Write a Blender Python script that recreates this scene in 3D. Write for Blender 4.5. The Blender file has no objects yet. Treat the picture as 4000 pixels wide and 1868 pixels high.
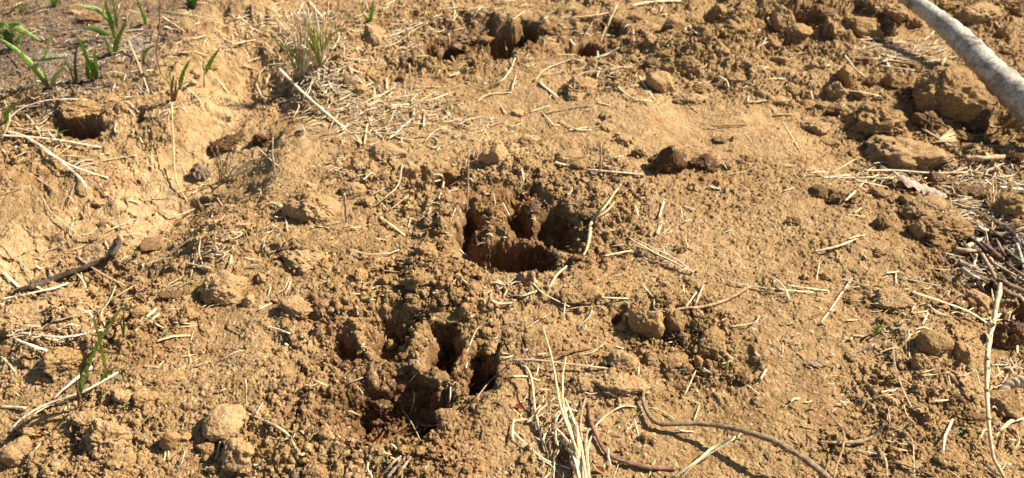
import bpy, bmesh, math, random
import numpy as np
from mathutils import Vector
# ------------------------------------------------------------------ camera, world, sun, exposure
sc = bpy.context.scene
C = sc.collection
R = math.radians
CAM_H, PITCH, FPX = 0.60, R(40.0), 2022.0            # eye height, downward pitch, focal length in px of a 2576 wide frame
cam = bpy.data.cameras.new('camera'); camo = bpy.data.objects.new('camera', cam); C.objects.link(camo)
camo.location = (0, 0, CAM_H); camo.rotation_euler = (R(90) - PITCH, 0, 0)
cam.sensor_width = 36; cam.lens = FPX/2576*36; cam.clip_start = 0.01; cam.clip_end = 500
cam.dof.use_dof = True; cam.dof.focus_distance = 0.76; cam.dof.aperture_fstop = 9.0
sc.camera = camo
SUN_EL, SUN_AZ = R(42), R(15)                        # AZ: angle of the sun from +x (right) towards +y (away)
world = bpy.data.worlds.new('World'); sc.world = world; world.use_nodes = True
wn = world.node_tree.nodes; wl = world.node_tree.links
sky = wn.new('ShaderNodeTexSky'); sky.sky_type = 'NISHITA'; sky.sun_disc = False
sky.sun_elevation = SUN_EL; sky.sun_rotation = R(90) - SUN_AZ
wl.new(sky.outputs[0], wn['Background'].inputs[0]); wn['Background'].inputs[1].default_value = 0.058
sl = bpy.data.lights.new('sun', 'SUN'); sl.energy = 5.0; sl.angle = R(0.5); sl.color = (1, 0.94, 0.84)
so = bpy.data.objects.new('sun', sl); C.objects.link(so)
sdir = Vector((math.cos(SUN_EL)*math.cos(SUN_AZ), math.cos(SUN_EL)*math.sin(SUN_AZ), math.sin(SUN_EL)))
so.rotation_euler = sdir.to_track_quat('Z', 'Y').to_euler(); so.location = sdir*5
sc.view_settings.view_transform = 'Standard'; sc.view_settings.look = 'None'
sc.view_settings.exposure = 1.30; sc.view_settings.gamma = 1

QUAL = 1.0                                            # grid density
rng = np.random.default_rng(7); random.seed(7)
f32 = np.float32
# ------------------------------------------------------------------ numpy noise
def _h(ix, iy, seed):
    h = (ix.astype(np.uint32)*np.uint32(374761393) + iy.astype(np.uint32)*np.uint32(668265263) + np.uint32((seed*2246822519) & 0xffffffff))
    h ^= h >> np.uint32(13); h *= np.uint32(1274126177); h ^= h >> np.uint32(16); h *= np.uint32(2654435769); h ^= h >> np.uint32(15)
    return h
def rnd(ix, iy, seed): return _h(ix, iy, seed).astype(f32)*f32(1/4294967296.0)
def vnoise(x, y, seed=0):                             # value noise in -1..1
    xi = np.floor(x); yi = np.floor(y); fx = (x-xi).astype(f32); fy = (y-yi).astype(f32)
    xi = xi.astype(np.int64); yi = yi.astype(np.int64)
    fx = fx*fx*(3-2*fx); fy = fy*fy*(3-2*fy)
    a = rnd(xi, yi, seed); b = rnd(xi+1, yi, seed); c = rnd(xi, yi+1, seed); d = rnd(xi+1, yi+1, seed)
    return ((a+(b-a)*fx)*(1-fy) + (c+(d-c)*fx)*fy)*2-1
def fbm(x, y, seed=0, octv=4, gain=0.5):
    s = 0; a = 1.0; t = 0
    for k in range(octv):
        s = s + a*vnoise(x*2**k + 17.3*k, y*2**k - 9.1*k, seed+k*13); t += a; a *= gain
    return s/t
def worley(x, y, seed=0):
    xi = np.floor(x).astype(np.int64); yi = np.floor(y).astype(np.int64)
    fx = (x-xi).astype(f32); fy = (y-yi).astype(f32)
    f1 = np.full(x.shape, 9, f32); f2 = np.full(x.shape, 9, f32); idv = np.zeros(x.shape, f32)
    for dx in (-1, 0, 1):
        for dy in (-1, 0, 1):
            cx = xi+dx; cy = yi+dy
            d = np.sqrt((dx+rnd(cx, cy, seed)-fx)**2 + (dy+rnd(cx, cy, seed+71)-fy)**2)
            hid = rnd(cx, cy, seed+133)
            near = d < f1
            f2 = np.where(near, f1, np.minimum(f2, d)); idv = np.where(near, hid, idv); f1 = np.where(near, d, f1)
    return f1, f2, idv
def sst(a, b, t):
    t = np.clip((t-a)/(b-a), 0, 1); return t*t*(3-2*t)
# ------------------------------------------------------------------ photo frame <-> ground
cp, sp = math.cos(PITCH), math.sin(PITCH)
def ray(X, Y):
    a = (X-1288)/FPX; b = (601.5-Y)/FPX
    return np.array([a, cp + b*sp, -sp + b*cp])       # forward + right + up
def project(x, y, z):
    zc = y*cp - (z-CAM_H)*sp
    yc = y*sp + (z-CAM_H)*cp
    zc = np.maximum(zc, 0.05)
    return 1288 + FPX*x/zc, 601.5 - FPX*yc/zc
# ------------------------------------------------------------------ ground sheet: a graded grid, fine near the lens
def grow(start, step, limit, k):
    out = []; v = start; s = step
    while abs(v) < limit: s *= k; v += s; out.append(v)
    return out
rows_dense = int(1120*QUAL); cols_dense = int(1560*QUAL)
Ys = np.linspace(1500, -110, rows_dense)
b = (601.5-Ys)/FPX
yv = (CAM_H/(sp - b*cp))*(cp + b*sp)                  # ground y of each photo row
step0 = yv[1]-yv[0]; step1 = yv[-1]-yv[-2]
lo = []; v = yv[0]; s = step0
while v > -4: s *= 1.06; v -= s; lo.append(v)
hi = []; v = yv[-1]; s = step1
while v < 60: s *= 1.05; v += s; hi.append(v)
yv = np.array(lo[::-1] + list(yv) + hi)
U0 = 0.637*1.14
ud = np.linspace(-U0, U0, cols_dense)
e = []; v = U0; s = ud[1]-ud[0]
while v < 25: s *= 1.05; v += s; e.append(v)
uv = np.array([-q for q in e[::-1]] + list(ud) + e)
sca = np.maximum(yv*cp + CAM_H*sp, 0.55)              # width of a row grows with distance
GX = (uv[None, :]*sca[:, None]).astype(f32); GY = np.repeat(yv[:, None], len(uv), 1).astype(f32)
FXp, FYp = project(GX, np.maximum(GY, 0.15), 0.0)
def polyd(px, py, pts):
    best = np.full(px.shape, 1e9, f32)
    for (x0, y0), (x1, y1) in zip(pts[:-1], pts[1:]):
        dx, dy = x1-x0, y1-y0; L = dx*dx+dy*dy
        t = np.clip(((px-x0)*dx+(py-y0)*dy)/L, 0, 1)
        best = np.minimum(best, np.hypot(px-(x0+t*dx), py-(y0+t*dy)))
    return best
frame = sst(-500, -250, FXp)*sst(3070, 2830, FXp)*sst(1800, 1480, FYp)*sst(-190, -110, FYp)   # where fine detail is resolved
# broad relief: the raised bund, the washed channel on its left, the grassy bank beyond it
M = np.zeros(GX.shape, f32)
chan = polyd(FXp, FYp, [(640, 230), (540, 380), (400, 500), (200, 590), (-60, 690), (-400, 850)])
chan = chan + 30*vnoise(GX*22, GY*22, 15) + 12*vnoise(GX*60, GY*60, 16)
M -= 0.028*(1-sst(40, 170, chan))
edge = np.interp(FYp, [0, 250, 420, 640, 880, 1080, 1300], [830, 740, 640, 470, 320, 100, -100])
M -= 0.018*sst(110, -220, FXp-edge)*sst(1500, 1200, FYp)
bank = np.interp(FXp, [0, 450, 560, 680, 800], [270, 225, 110, 0, -120]) - FYp
M += 0.040*sst(-130, 60, bank)
rght = np.interp(FYp, [0, 300, 500, 700, 1203], [1700, 2000, 2120, 2380, 2500])
M -= 0.018*sst(-80, 160, FXp-rght)
M -= 0.016*np.clip((FXp-1300)/1300, -1.5, 1.5)**2
M += 0.006*vnoise(GX*7, GY*7, 3) + (0.0035 + .004*sst(900, 500, FXp) + .004*sst(350, 150, FYp))*vnoise(GX*16, GY*16, 5)
M = M*sst(-4500, -1200, FXp)*sst(7000, 3800, FXp) + 0.03*fbm(GX*0.9, GY*0.9, 9)*(1-frame)
PX, PY = project(GX, np.maximum(GY, 0.15), M)
wx = 17*vnoise(GX*50, GY*50, 21) + 8*vnoise(GX*110, GY*110, 22)
wy = 12*vnoise(GX*50, GY*50, 23) + 6*vnoise(GX*110, GY*110, 24)
def ell(cx, cy, rx, ry, ang=0, warp=1.0):
    a = R(ang); dx = PX+wx*warp-cx; dy = PY+wy*warp-cy
    return np.hypot((dx*math.cos(a)+dy*math.sin(a))/rx, (-dx*math.sin(a)+dy*math.cos(a))/ry)
# (cx, cy, rx, ry, angle, depth, wall softness, warp)
PITS = [
 # near print: shallow basin, four toes, pad
 (1010, 955, 250, 190, 0, .008, .5, 1), (869, 868, 38, 44, 0, .026, .4, .9), (822, 895, 60, 50, -20, .010, .4, .8),
 (975, 838, 64, 56, 5, .025, .55, .6), (1118, 876, 42, 72, 6, .037, .38, .7), (1203, 934, 42, 60, 14, .036, .38, .8),
 (1002, 1028, 134, 86, -10, .038, .42, .8), (1040, 1035, 70, 50, -10, .012, .4, .8), (885, 1045, 85, 62, 0, .014, .5, 1),
 # middle print
 (1305, 590, 190, 105, 0, .014, .5, .8), (1180, 562, 34, 48, 8, .028, .5, .7), (1300, 545, 32, 44, -14, .028, .5, .8),
 (1392, 562, 66, 50, 10, .034, .45, .8), (1292, 653, 110, 44, 4, .046, .22, .35), (1185, 640, 48, 30, 30, .012, .5, .5), (1330, 492, 60, 22, 0, .012, .5, 1),
 # far print
 (1120, 128, 54, 30, 0, .062, .3, .6), (1254, 120, 40, 42, 15, .060, .3, .6), (1306, 88, 58, 22, -12, .046, .28, .6),
 (1190, 105, 150, 50, 0, .012, .5, 1), (1471, 126, 46, 26, 0, .046, .3, .6), (1525, 74, 50, 22, 0, .014, .5, .8), (1500, 110, 110, 60, 0, .010, .5, 1),
 # hollow in the left bank, smaller holes and clefts
 (203, 322, 66, 28, 4, .046, .14, .35), (355, 290, 16, 22, 0, .02, .4, .6), (500, 520, 62, 22, -14, .022, .4, .8),
 (1075, 452, 80, 16, 0, .014, .5, .8), (1125, 455, 55, 20, 0, .016, .5, .8), (2090, 505, 60, 18, 8, .010, .6, 1), (2560, 790, 50, 50, 20, .022, .5, .8),
 (2500, 640, 90, 70, 0, .016, .5, 1), (2500, 330, 130, 45, 0, .020, .6, 1), (1795, 60, 40, 22, 0, .02, .4, .8), (1560, 795, 30, 26, 0, .016, .5, .8),
 (700, 645, 70, 18, 0, .010, .5, .8), (1240, 900, 60, 12, -60, .01, .5, .8), (5, 838, 60, 20, 0, .012, .6, .8), (545, 300, 30, 14, 0, .012, .5, .8),
 (1395, 705, 22, 10, 0, .010, .5, .6), (170, 1115, 60, 26, 20, .006, .6, .8), (1870, 900, 60, 26, 20, .008, .5, 1), (610, 45, 70, 30, 0, .014, .5, 1),
]
RAISE = [
 (1053, 880, 24, 74, -4, .010), (985, 925, 95, 16, 0, .007), (1160, 905, 20, 60, 8, .008), (925, 870, 18, 52, 0, .006), (1080, 965, 55, 24, 30, .008),
 (1235, 600, 70, 18, 8, .010), (1340, 610, 55, 14, 20, .006), (1240, 540, 26, 52, 0, .007), (1345, 540, 18, 38, -10, .005),
 (1290, 706, 150, 20, 0, .007), (1110, 560, 36, 90, 12, .010), (1490, 610, 30, 90, 25, .007), (930, 760, 200, 40, 0, .006), (1110, 730, 110, 60, 0, .012),
 (1260, 1010, 60, 90, 20, .012), (1090, 1160, 140, 50, 0, .008), (700, 1000, 130, 130, 0, .006), (1370, 860, 90, 60, 0, .008),
 (1440, 50, 70, 26, 10, .02), (1260, 45, 150, 22, 0, .016), (1180, 185, 170, 22, 0, .006), (860, 160, 60, 50, 0, .014), (1470, 170, 120, 20, 0, .010),
 (200, 262, 100, 24, 0, .014), (290, 300, 36, 44, 0, .010), (60, 250, 90, 30, 0, .012), (2260, 880, 90, 60, 20, .010), (2350, 865, 110, 70, 20, .010),
 (1660, 800, 170, 60, 25, .012), (1540, 960, 110, 70, 0, .010), (1460, 745, 110, 50, 0, .006), (2340, 560, 180, 60, 10, .012), (2260, 740, 140, 40, 0, .008),
 (760, 620, 150, 36, 0, .010), (560, 560, 70, 60, 0, .010), (110, 810, 130, 70, 0, .016), (330, 640, 70, 30, 0, .010), (750, 340, 130, 30, 0, .008),
 (1950, 60, 300, 60, 0, .012), (1700, 130, 160, 50, 10, .012), (2000, 180, 180, 60, 0, .010), (2400, 60, 160, 60, 0, .012),
]
PD = np.zeros(GX.shape, f32); pitmask = np.zeros(GX.shape, f32)
for cx, cy, rx, ry, an, d, soft, wp in PITS:
    m = 1 - sst(1-soft, 1+soft*0.35, ell(cx, cy, rx, ry, an, wp))
    PD = PD + d*m; pitmask = np.maximum(pitmask, m*min(1, d/.03))
PD = np.minimum(PD, 0.048 + 0.4*np.maximum(PD-0.048, 0))
UP = np.zeros(GX.shape, f32)
for cx, cy, rx, ry, an, d in RAISE:
    r = ell(cx, cy, rx, ry, an, .8); UP += d*np.exp(-r*r*1.3)
# how crumbly / how rough each zone is
def soft(items, base):
    m = np.full(GX.shape, base, f32)
    for cx, cy, rx, ry, an, v in items:
        k = np.exp(-ell(cx, cy, rx, ry, an, 2.5)**4*.7); m = m*(1-k) + v*k
    return m
crumb = soft([(1900, 100, 900, 170, 0, .95), (900, 230, 500, 150, 0, .5), (300, 330, 350, 160, 0, .55), (1750, 330, 420, 60, 4, .12), (1080, 345, 260, 40, 0, .2),
 (820, 360, 150, 60, 0, .25), (2500, 400, 400, 500, 0, .7), (2050, 560, 230, 120, 10, .35), (1950, 880, 360, 220, 25, .18), (1250, 470, 400, 90, 0, .8),
 (700, 600, 260, 130, 0, .55), (1310, 590, 250, 150, 0, 1), (1030, 930, 310, 270, 0, 1), (1100, 740, 200, 90, 0, 1), (1680, 850, 210, 120, 30, .95),
 (480, 880, 190, 130, -20, .25), (330, 1120, 330, 110, 0, .55), (620, 1130, 160, 80, 0, .95), (200, 720, 250, 160, 0, .75), (150, 600, 260, 75, -22, .10),
 (430, 480, 190, 75, -42, .08), (540, 350, 60, 60, 0, .1), (1330, 1100, 160, 160, 0, .35), (1420, 870, 130, 90, 0, .35), (1700, 1100, 260, 100, 20, .15), (2350, 900, 230, 90, 20, .35), (2330, 1050, 200, 90, 20, .6),
 (2250, 1180, 200, 60, 20, .55), (1170, 110, 300, 70, 0, 1), (1450, 60, 250, 40, 0, .25), (1290, 712, 150, 20, 0, .35), (620, 870, 130, 110, 0, .28), (560, 700, 70, 50, 0, .3), (1150, 620, 30, 50, 0, .4), (700, 480, 120, 50, 0, .35), (1000, 385, 120, 30, 0, .35), (1460, 830, 120, 60, 0, .3)], .38)
crumb *= frame; crumb = np.clip(crumb*(.80 + .45*vnoise(GX*14, GY*14, 19)), 0, 1)
# domain-warped soil crumbs at four sizes
dwx = GX + 0.004*vnoise(GX*90, GY*90, 31) + 0.0012*vnoise(GX*300, GY*300, 33)
dwy = GY + 0.004*vnoise(GX*90, GY*90, 32) + 0.0012*vnoise(GX*300, GY*300, 34)
D = np.zeros(GX.shape, f32)
def plates(cell, amp, tilt, groove, gw, thr, seed):
    ax = (dwx + .25*cell*vnoise(GX*.9/cell, GY*.9/cell, seed+5))/cell; ay = (dwy*1.12 + .25*cell*vnoise(GX*.9/cell, GY*.9/cell, seed+6))/cell
    xi = np.floor(ax).astype(np.int64); yi = np.floor(ay).astype(np.int64); fx = (ax-xi).astype(f32); fy = (ay-yi).astype(f32)
    f1 = np.full(ax.shape, 9, f32); f2 = f1.copy(); idc = np.zeros(ax.shape, f32); ox = np.zeros(ax.shape, f32); oy = np.zeros(ax.shape, f32)
    for dx in (-1, 0, 1):
        for dy in (-1, 0, 1):
            vx = dx+rnd(xi+dx, yi+dy, seed)-fx; vy = dy+rnd(xi+dx, yi+dy, seed+71)-fy; d = np.sqrt(vx*vx+vy*vy); near = d < f1
            f2 = np.where(near, f1, np.minimum(f2, d)); idc = np.where(near, rnd(xi+dx, yi+dy, seed+133), idc); ox = np.where(near, vx, ox); oy = np.where(near, vy, oy); f1 = np.where(near, d, f1)
    mod = np.clip((crumb-thr)/(1-thr)*1.5, 0, 1); e_ = sst(0, gw, f2-f1)
    ta = idc*37.7 % 6.283; on = ((idc*91.7) % 1 < .72)
    h = amp*((idc*13.3) % 1) + tilt*(ox*np.cos(ta)+oy*np.sin(ta)) 
    return mod*np.where(on, e_*np.maximum(h, 0), 0)*cell - mod*groove*(1-e_)*cell, idc
pl1, _ = plates(.034, .13, .16, .05, .12, .40, 141); pl2, idp = plates(.017, .20, .24, .07, .16, .25, 151); pl3, _ = plates(.0085, .26, .30, .08, .22, .12, 161)
pl4, _ = plates(.0048, .34, .4, .08, .25, -.2, 171)
pl0, _ = plates(.050, .26, .30, .05, .12, .50, 181)
D += pl1 + pl2 + pl3 + pl4 + pl0*sst(1500, 1800, PX)*sst(480, 340, PY)
for cell, pres, amp, thr, seed in ((.015, .16, .50, .30, 42), (.0075, .28, .45, .10, 43), (.0038, .80, .48, -.3, 44)):
    f1, f2, idv = worley(dwx/cell, dwy/cell, seed)
    rad = 0.30 + 0.25*((idv*7.13) % 1)
    has = (idv < pres*np.clip((crumb-thr)/(1-thr)*1.4, 0, 1)) if cell > .004 else (idv < pres*(0.55+0.45*crumb))
    dome = np.sqrt(np.maximum(rad*rad - f1*f1, 0))*np.where(has, 1, 0)
    mod = np.clip((crumb-thr)/(1-thr)*1.3, 0, 1) if cell > .004 else (0.45+0.55*crumb)
    D += dome*amp*cell*mod
    if cell == .015: cell15 = idv
F1, F2, idv = worley(GX/.0021, GY/.0021, 47)           # sand grains everywhere
D += np.sqrt(np.maximum(.30 - F1*F1, 0))*.0021*.85*(0.35+.65*crumb)*np.where(idv < .8, 1, .2)
D += 0.0030*fbm(GX*38, GY*38, 51, 4)*(0.35+crumb) + 0.0010*fbm(GX*170, GY*170, 52, 3)*(.4+crumb)
# ploughed unevenness in the rough zones
D += 0.006*np.abs(vnoise(GX*28, GY*28, 61))*np.clip(crumb-.4, 0, 1) + .0035*np.abs(vnoise(GX*60, GY*60, 62))*np.clip(crumb-.3, 0, 1)
# drying cracks
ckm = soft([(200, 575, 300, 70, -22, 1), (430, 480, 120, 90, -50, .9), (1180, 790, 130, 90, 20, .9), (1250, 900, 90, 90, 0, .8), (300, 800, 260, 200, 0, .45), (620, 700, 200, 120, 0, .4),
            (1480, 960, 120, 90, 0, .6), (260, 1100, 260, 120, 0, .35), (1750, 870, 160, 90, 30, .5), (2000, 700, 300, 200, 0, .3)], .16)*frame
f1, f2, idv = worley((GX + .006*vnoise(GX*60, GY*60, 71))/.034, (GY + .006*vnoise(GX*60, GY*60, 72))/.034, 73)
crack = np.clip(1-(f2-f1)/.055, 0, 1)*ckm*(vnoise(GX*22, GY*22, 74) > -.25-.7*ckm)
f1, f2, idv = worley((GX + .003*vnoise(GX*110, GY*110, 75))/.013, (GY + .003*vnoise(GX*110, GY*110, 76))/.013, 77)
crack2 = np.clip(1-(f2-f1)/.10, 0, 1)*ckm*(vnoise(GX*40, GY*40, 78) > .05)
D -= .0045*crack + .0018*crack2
smoothpit = np.clip(1-ell(975, 845, 50, 48, 0, .4), 0, 1)*1.6 + np.clip(1-ell(1075, 900, 26, 60, 0, .4), 0, 1)*1.5 + np.clip(1-ell(1170, 635, 50, 34, 20, .4), 0, 1)*1.5
# loose sand ripples
bk = soft([(480, 200, 260, 200, -30, 1), (150, 400, 260, 110, 0, .9), (430, 480, 120, 60, -42, .1)], 0)*frame
D += bk*(.0030*(1-np.abs(vnoise(GX*42, GY*42, 201))*2) + .0016*fbm(GX*95, GY*95, 202, 3) + .0008*vnoise(GX*420, GY*420, 203))
D *= np.clip(1-smoothpit, .2, 1)
H = (M + UP*frame - PD*frame + D).astype(f32)
def vn3(X_, Y_, Z_, s, seed):
    a = (X_*s).astype(f32); b_ = (Y_*s).astype(f32); c = (Z_*s).astype(f32); zi = np.floor(c); fz = c-zi; fz = fz*fz*(3-2*fz)
    return vnoise(a + zi*13.7, b_ + zi*7.3, seed)*(1-fz) + vnoise(a + (zi+1)*13.7, b_ + (zi+1)*7.3, seed)*fz
gx_ = np.stack([np.gradient(GX, axis=1), np.zeros_like(GX), np.gradient(H, axis=1)], -1)
gy_ = np.stack([np.gradient(GX, axis=0), np.gradient(GY, axis=0), np.gradient(H, axis=0)], -1)
NV = np.cross(gx_, gy_); NV /= np.linalg.norm(NV, axis=-1)[..., None]+1e-12
steep = np.clip(1.15-NV[..., 2], .1, 1)*frame
dn = (.0042*vn3(GX, GY, H, 75, 91) + .0030*vn3(GX, GY, H, 160, 92) + .0016*vn3(GX, GY, H, 340, 93))*steep
VX = GX + NV[..., 0]*dn; VY = GY + NV[..., 1]*dn; VZ = H + NV[..., 2]*dn
H = VZ.astype(f32)
# ------------------------------------------------------------------ soil colour (the soil's own moist, dusty and ashy patches, with shade painted into the pits)
ochre = np.array([.268, .169, .072]); pale = np.array([.345, .226, .108]); damp_shade = np.array([.128, .066, .027]); black = np.array([.072, .054, .040]); rust = np.array([.20, .09, .04])
col = np.repeat(ochre[None, None, :], GX.shape[0], 0).repeat(GX.shape[1], 1).astype(f32)
def mixc(c, m):
    global col
    col = col*(1-m[..., None]) + c[None, None, :].astype(f32)*m[..., None]
n1 = vnoise(GX*13, GY*13, 81); n2 = fbm(GX*45, GY*45, 82, 4); n3 = fbm(GX*260, GY*260, 83, 3)
mixc(pale, np.clip(.34 + .45*n1 + .6*n2, 0, .9))
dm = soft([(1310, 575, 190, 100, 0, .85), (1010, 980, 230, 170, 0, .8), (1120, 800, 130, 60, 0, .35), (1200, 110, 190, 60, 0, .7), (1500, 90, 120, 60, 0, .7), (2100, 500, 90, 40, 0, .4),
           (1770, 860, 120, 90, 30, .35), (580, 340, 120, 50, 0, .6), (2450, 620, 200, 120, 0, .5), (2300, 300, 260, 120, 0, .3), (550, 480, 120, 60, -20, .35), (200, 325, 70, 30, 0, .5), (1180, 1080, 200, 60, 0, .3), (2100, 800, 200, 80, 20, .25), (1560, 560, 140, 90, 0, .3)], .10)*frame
mixc(damp_shade, np.clip(dm*(.75+.9*n2), 0, .9)); mixc(damp_shade, np.clip(sst(.006, .030, PD)*(.72+.5*n2), 0, .9)*frame)  # moist soil tone, plus shade painted into the pits, stronger with depth
ch = np.exp(-((polyd(PX, PY, [(545, 330), (500, 430), (390, 500), (200, 590), (-60, 690)]) + 25*vnoise(GX*25, GY*25, 17))/90)**4)*frame
mixc(np.array([.405, .270, .134]), ch*np.clip(.75+.4*n1, 0, .95))
tp = np.clip(soft([(1750, 320, 350, 60, 0, .5), (880, 150, 140, 40, 0, .6), (500, 80, 200, 120, 0, .35)], 0), 0, 1)*frame
mixc(np.array([.345, .222, .105]), tp*.5)
am = soft([(170, 100, 260, 130, -12, .9), (60, 210, 130, 50, 0, .7), (330, 60, 130, 90, 0, .5), (420, 20, 130, 40, 0, .45)], 0)*frame
mixc(black, np.clip(am*(.95+1.2*n2+.3*n3), 0, .88)); 
aw = soft([(150, 155, 90, 40, -10, 1), (350, 105, 50, 30, 0, .6)], 0)*frame
mixc(np.array([.27, .225, .185]), np.clip(aw*(.3+1.4*n2+.5*n3), 0, .7))
mixc(rust, np.clip((vnoise(GX*24, GY*24, 85)-.55)*1.2, 0, .35))
# grit: each crumb slightly different
col *= (1 + .13*(cell15-.5) + .16*n3 + .10*(idv-.5))[..., None]
col *= (1 - .45*np.clip(crack, 0, 1))[..., None]       # cracks are darker than the soil around them
col = np.clip(col, .015, .75)
NR, NCc = GX.shape
# ------------------------------------------------------------------ lookups into the sheet
def gz(x, y):
    i = np.clip(np.interp(y, yv, np.arange(NR)), 0, NR-1.001); s_ = np.interp(y, yv, sca)
    j = np.clip(np.interp(x/s_, uv, np.arange(NCc)), 0, NCc-1.001)
    i0 = np.floor(i).astype(int); j0 = np.floor(j).astype(int); a = i-i0; c = j-j0
    return (H[i0, j0]*(1-a)+H[i0+1, j0]*a)*(1-c) + (H[i0, j0+1]*(1-a)+H[i0+1, j0+1]*a)*c
ORG = np.array([0, 0, CAM_H])
def G(X, Y, lift=0.0):                                # where the sight line meets the soil, optionally lifted
    d = ray(X, Y)
    t0 = (CAM_H-0.13)/-d[2]; t1 = (CAM_H+0.15)/-d[2]
    t = np.linspace(t0, t1, 420); P = ORG + t[:, None]*d
    below = P[:, 2] < gz(P[:, 0], P[:, 1])
    k = int(np.argmax(below)) if below.any() else len(t)//2
    p = P[k]
    if lift: p = p + d*(lift/d[2])
    return Vector(p)
def at_y(X, Y, y):
    d = ray(X, Y); return Vector(ORG + d*(y/d[1]))
def pxm(p): return max(.2, p[1]*cp - (p[2]-CAM_H)*sp)/FPX   # metres per photo px at p
# ------------------------------------------------------------------ object helpers
def mesh_np(name, V, F, mat=None, smooth=True):
    me = bpy.data.meshes.new(name); V = np.asarray(V, f32); F = np.asarray(F, np.int32)
    n, k = F.shape
    me.vertices.add(len(V)); me.vertices.foreach_set('co', V.ravel())
    me.loops.add(n*k); me.loops.foreach_set('vertex_index', F.ravel())
    me.polygons.add(n); me.polygons.foreach_set('loop_start', np.arange(0, n*k, k, dtype=np.int32))
    try: me.polygons.foreach_set('loop_total', np.full(n, k, np.int32))
    except Exception: pass
    me.polygons.foreach_set('use_smooth', np.full(n, smooth, bool))
    if mat: me.materials.append(mat)
    me.update(); me.validate()
    return me
def link(name, me, parent=None, loc=None):
    o = bpy.data.objects.new(name, me); C.objects.link(o)
    if loc is not None: o.location = loc
    if parent: o.parent = parent
    return o
def tag(o, label=None, cat=None, group=None, kind=None):
    if label: o['label'] = label
    if cat: o['category'] = cat
    if group: o['group'] = group
    if kind: o['kind'] = kind
    return o
def empty(name, loc):
    o = bpy.data.objects.new(name, None); C.objects.link(o); o.location = loc; o.empty_display_size = .01; return o
# ------------------------------------------------------------------ materials
def newmat(name):
    m = bpy.data.materials.new(name); m.use_nodes = True; nt = m.node_tree
    return m, nt, nt.nodes['Principled BSDF']
def N(nt, t, **kw):
    n = nt.nodes.new(t)
    for k, v in kw.items(): setattr(n, k, v)
    return n
def mul(nt, a, b, f=1.0):
    n = N(nt, 'ShaderNodeMix', data_type='RGBA', blend_type='MULTIPLY'); n.inputs[0].default_value = f
    nt.links.new(a, n.inputs[6]); nt.links.new(b, n.inputs[7]); return n.outputs[2]
def ramp(nt, src, stops):
    r = N(nt, 'ShaderNodeValToRGB'); el = r.color_ramp.elements
    while len(el) < len(stops): el.new(.5)
    for q, (p, c) in zip(el, stops): q.position = p; q.color = (*c, 1) if len(c) == 3 else c
    nt.links.new(src, r.inputs[0]); return r.outputs[0]
def noise(nt, co, scale, det=4, rough=.6):
    n = N(nt, 'ShaderNodeTexNoise'); n.inputs['Scale'].default_value = scale; n.inputs['Detail'].default_value = det; n.inputs['Roughness'].default_value = rough
    nt.links.new(co, n.inputs['Vector']); return n.outputs[0]
def soilmat(name, src, bumpd=.0006, spk=True):
    m, nt, bs = newmat(name)
    geo = N(nt, 'ShaderNodeNewGeometry'); co = geo.outputs['Position']
    base = src(nt)
    c = mul(nt, base, ramp(nt, noise(nt, co, 700, 3), [(.3, (.58, .54, .50)), (.68, (1.30, 1.30, 1.30))]))
    c = mul(nt, c, ramp(nt, noise(nt, co, 90, 4), [(.3, (.84, .80, .76)), (.72, (1.16, 1.17, 1.18))]))
    if spk:                                            # pale mineral grains
        v = N(nt, 'ShaderNodeTexVoronoi'); v.inputs['Scale'].default_value = 420; nt.links.new(co, v.inputs['Vector'])
        dd = N(nt, 'ShaderNodeSeparateColor'); nt.links.new(v.outputs['Color'], dd.inputs[0])
        mx = N(nt, 'ShaderNodeMix', data_type='RGBA'); nt.links.new(ramp(nt, dd.outputs[0], [(.93, (0, 0, 0)), (.97, (.45, .45, .45))]), mx.inputs[0])
        nt.links.new(c, mx.inputs[6]); mx.inputs[7].default_value = (.48, .38, .25, 1); c = mx.outputs[2]
    nt.links.new(c, bs.inputs['Base Color'])
    bs.inputs['Roughness'].default_value = .92; bs.inputs['Specular IOR Level'].default_value = .06
    bp = N(nt, 'ShaderNodeBump'); bp.inputs['Distance'].default_value = bumpd; bp.inputs['Strength'].default_value = .9
    nt.links.new(noise(nt, co, 950, 4, .7), bp.inputs['Height'])
    b2 = N(nt, 'ShaderNodeBump'); b2.inputs['Distance'].default_value = bumpd*3.2; b2.inputs['Strength'].default_value = .8
    nt.links.new(noise(nt, co, 330, 3, .6), b2.inputs['Height']); nt.links.new(bp.outputs[0], b2.inputs['Normal']); nt.links.new(b2.outputs[0], bs.inputs['Normal'])
    return m
def src_attr(nt):
    a = N(nt, 'ShaderNodeAttribute'); a.attribute_name = 'soil'; return a.outputs['Color']
def src_obj(nt):
    a = N(nt, 'ShaderNodeObjectInfo'); return a.outputs['Color']
MAT_GROUND = soilmat('soil_ground', src_attr)
MAT_CLOD = soilmat('soil_clod', src_obj, .0007)
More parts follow.
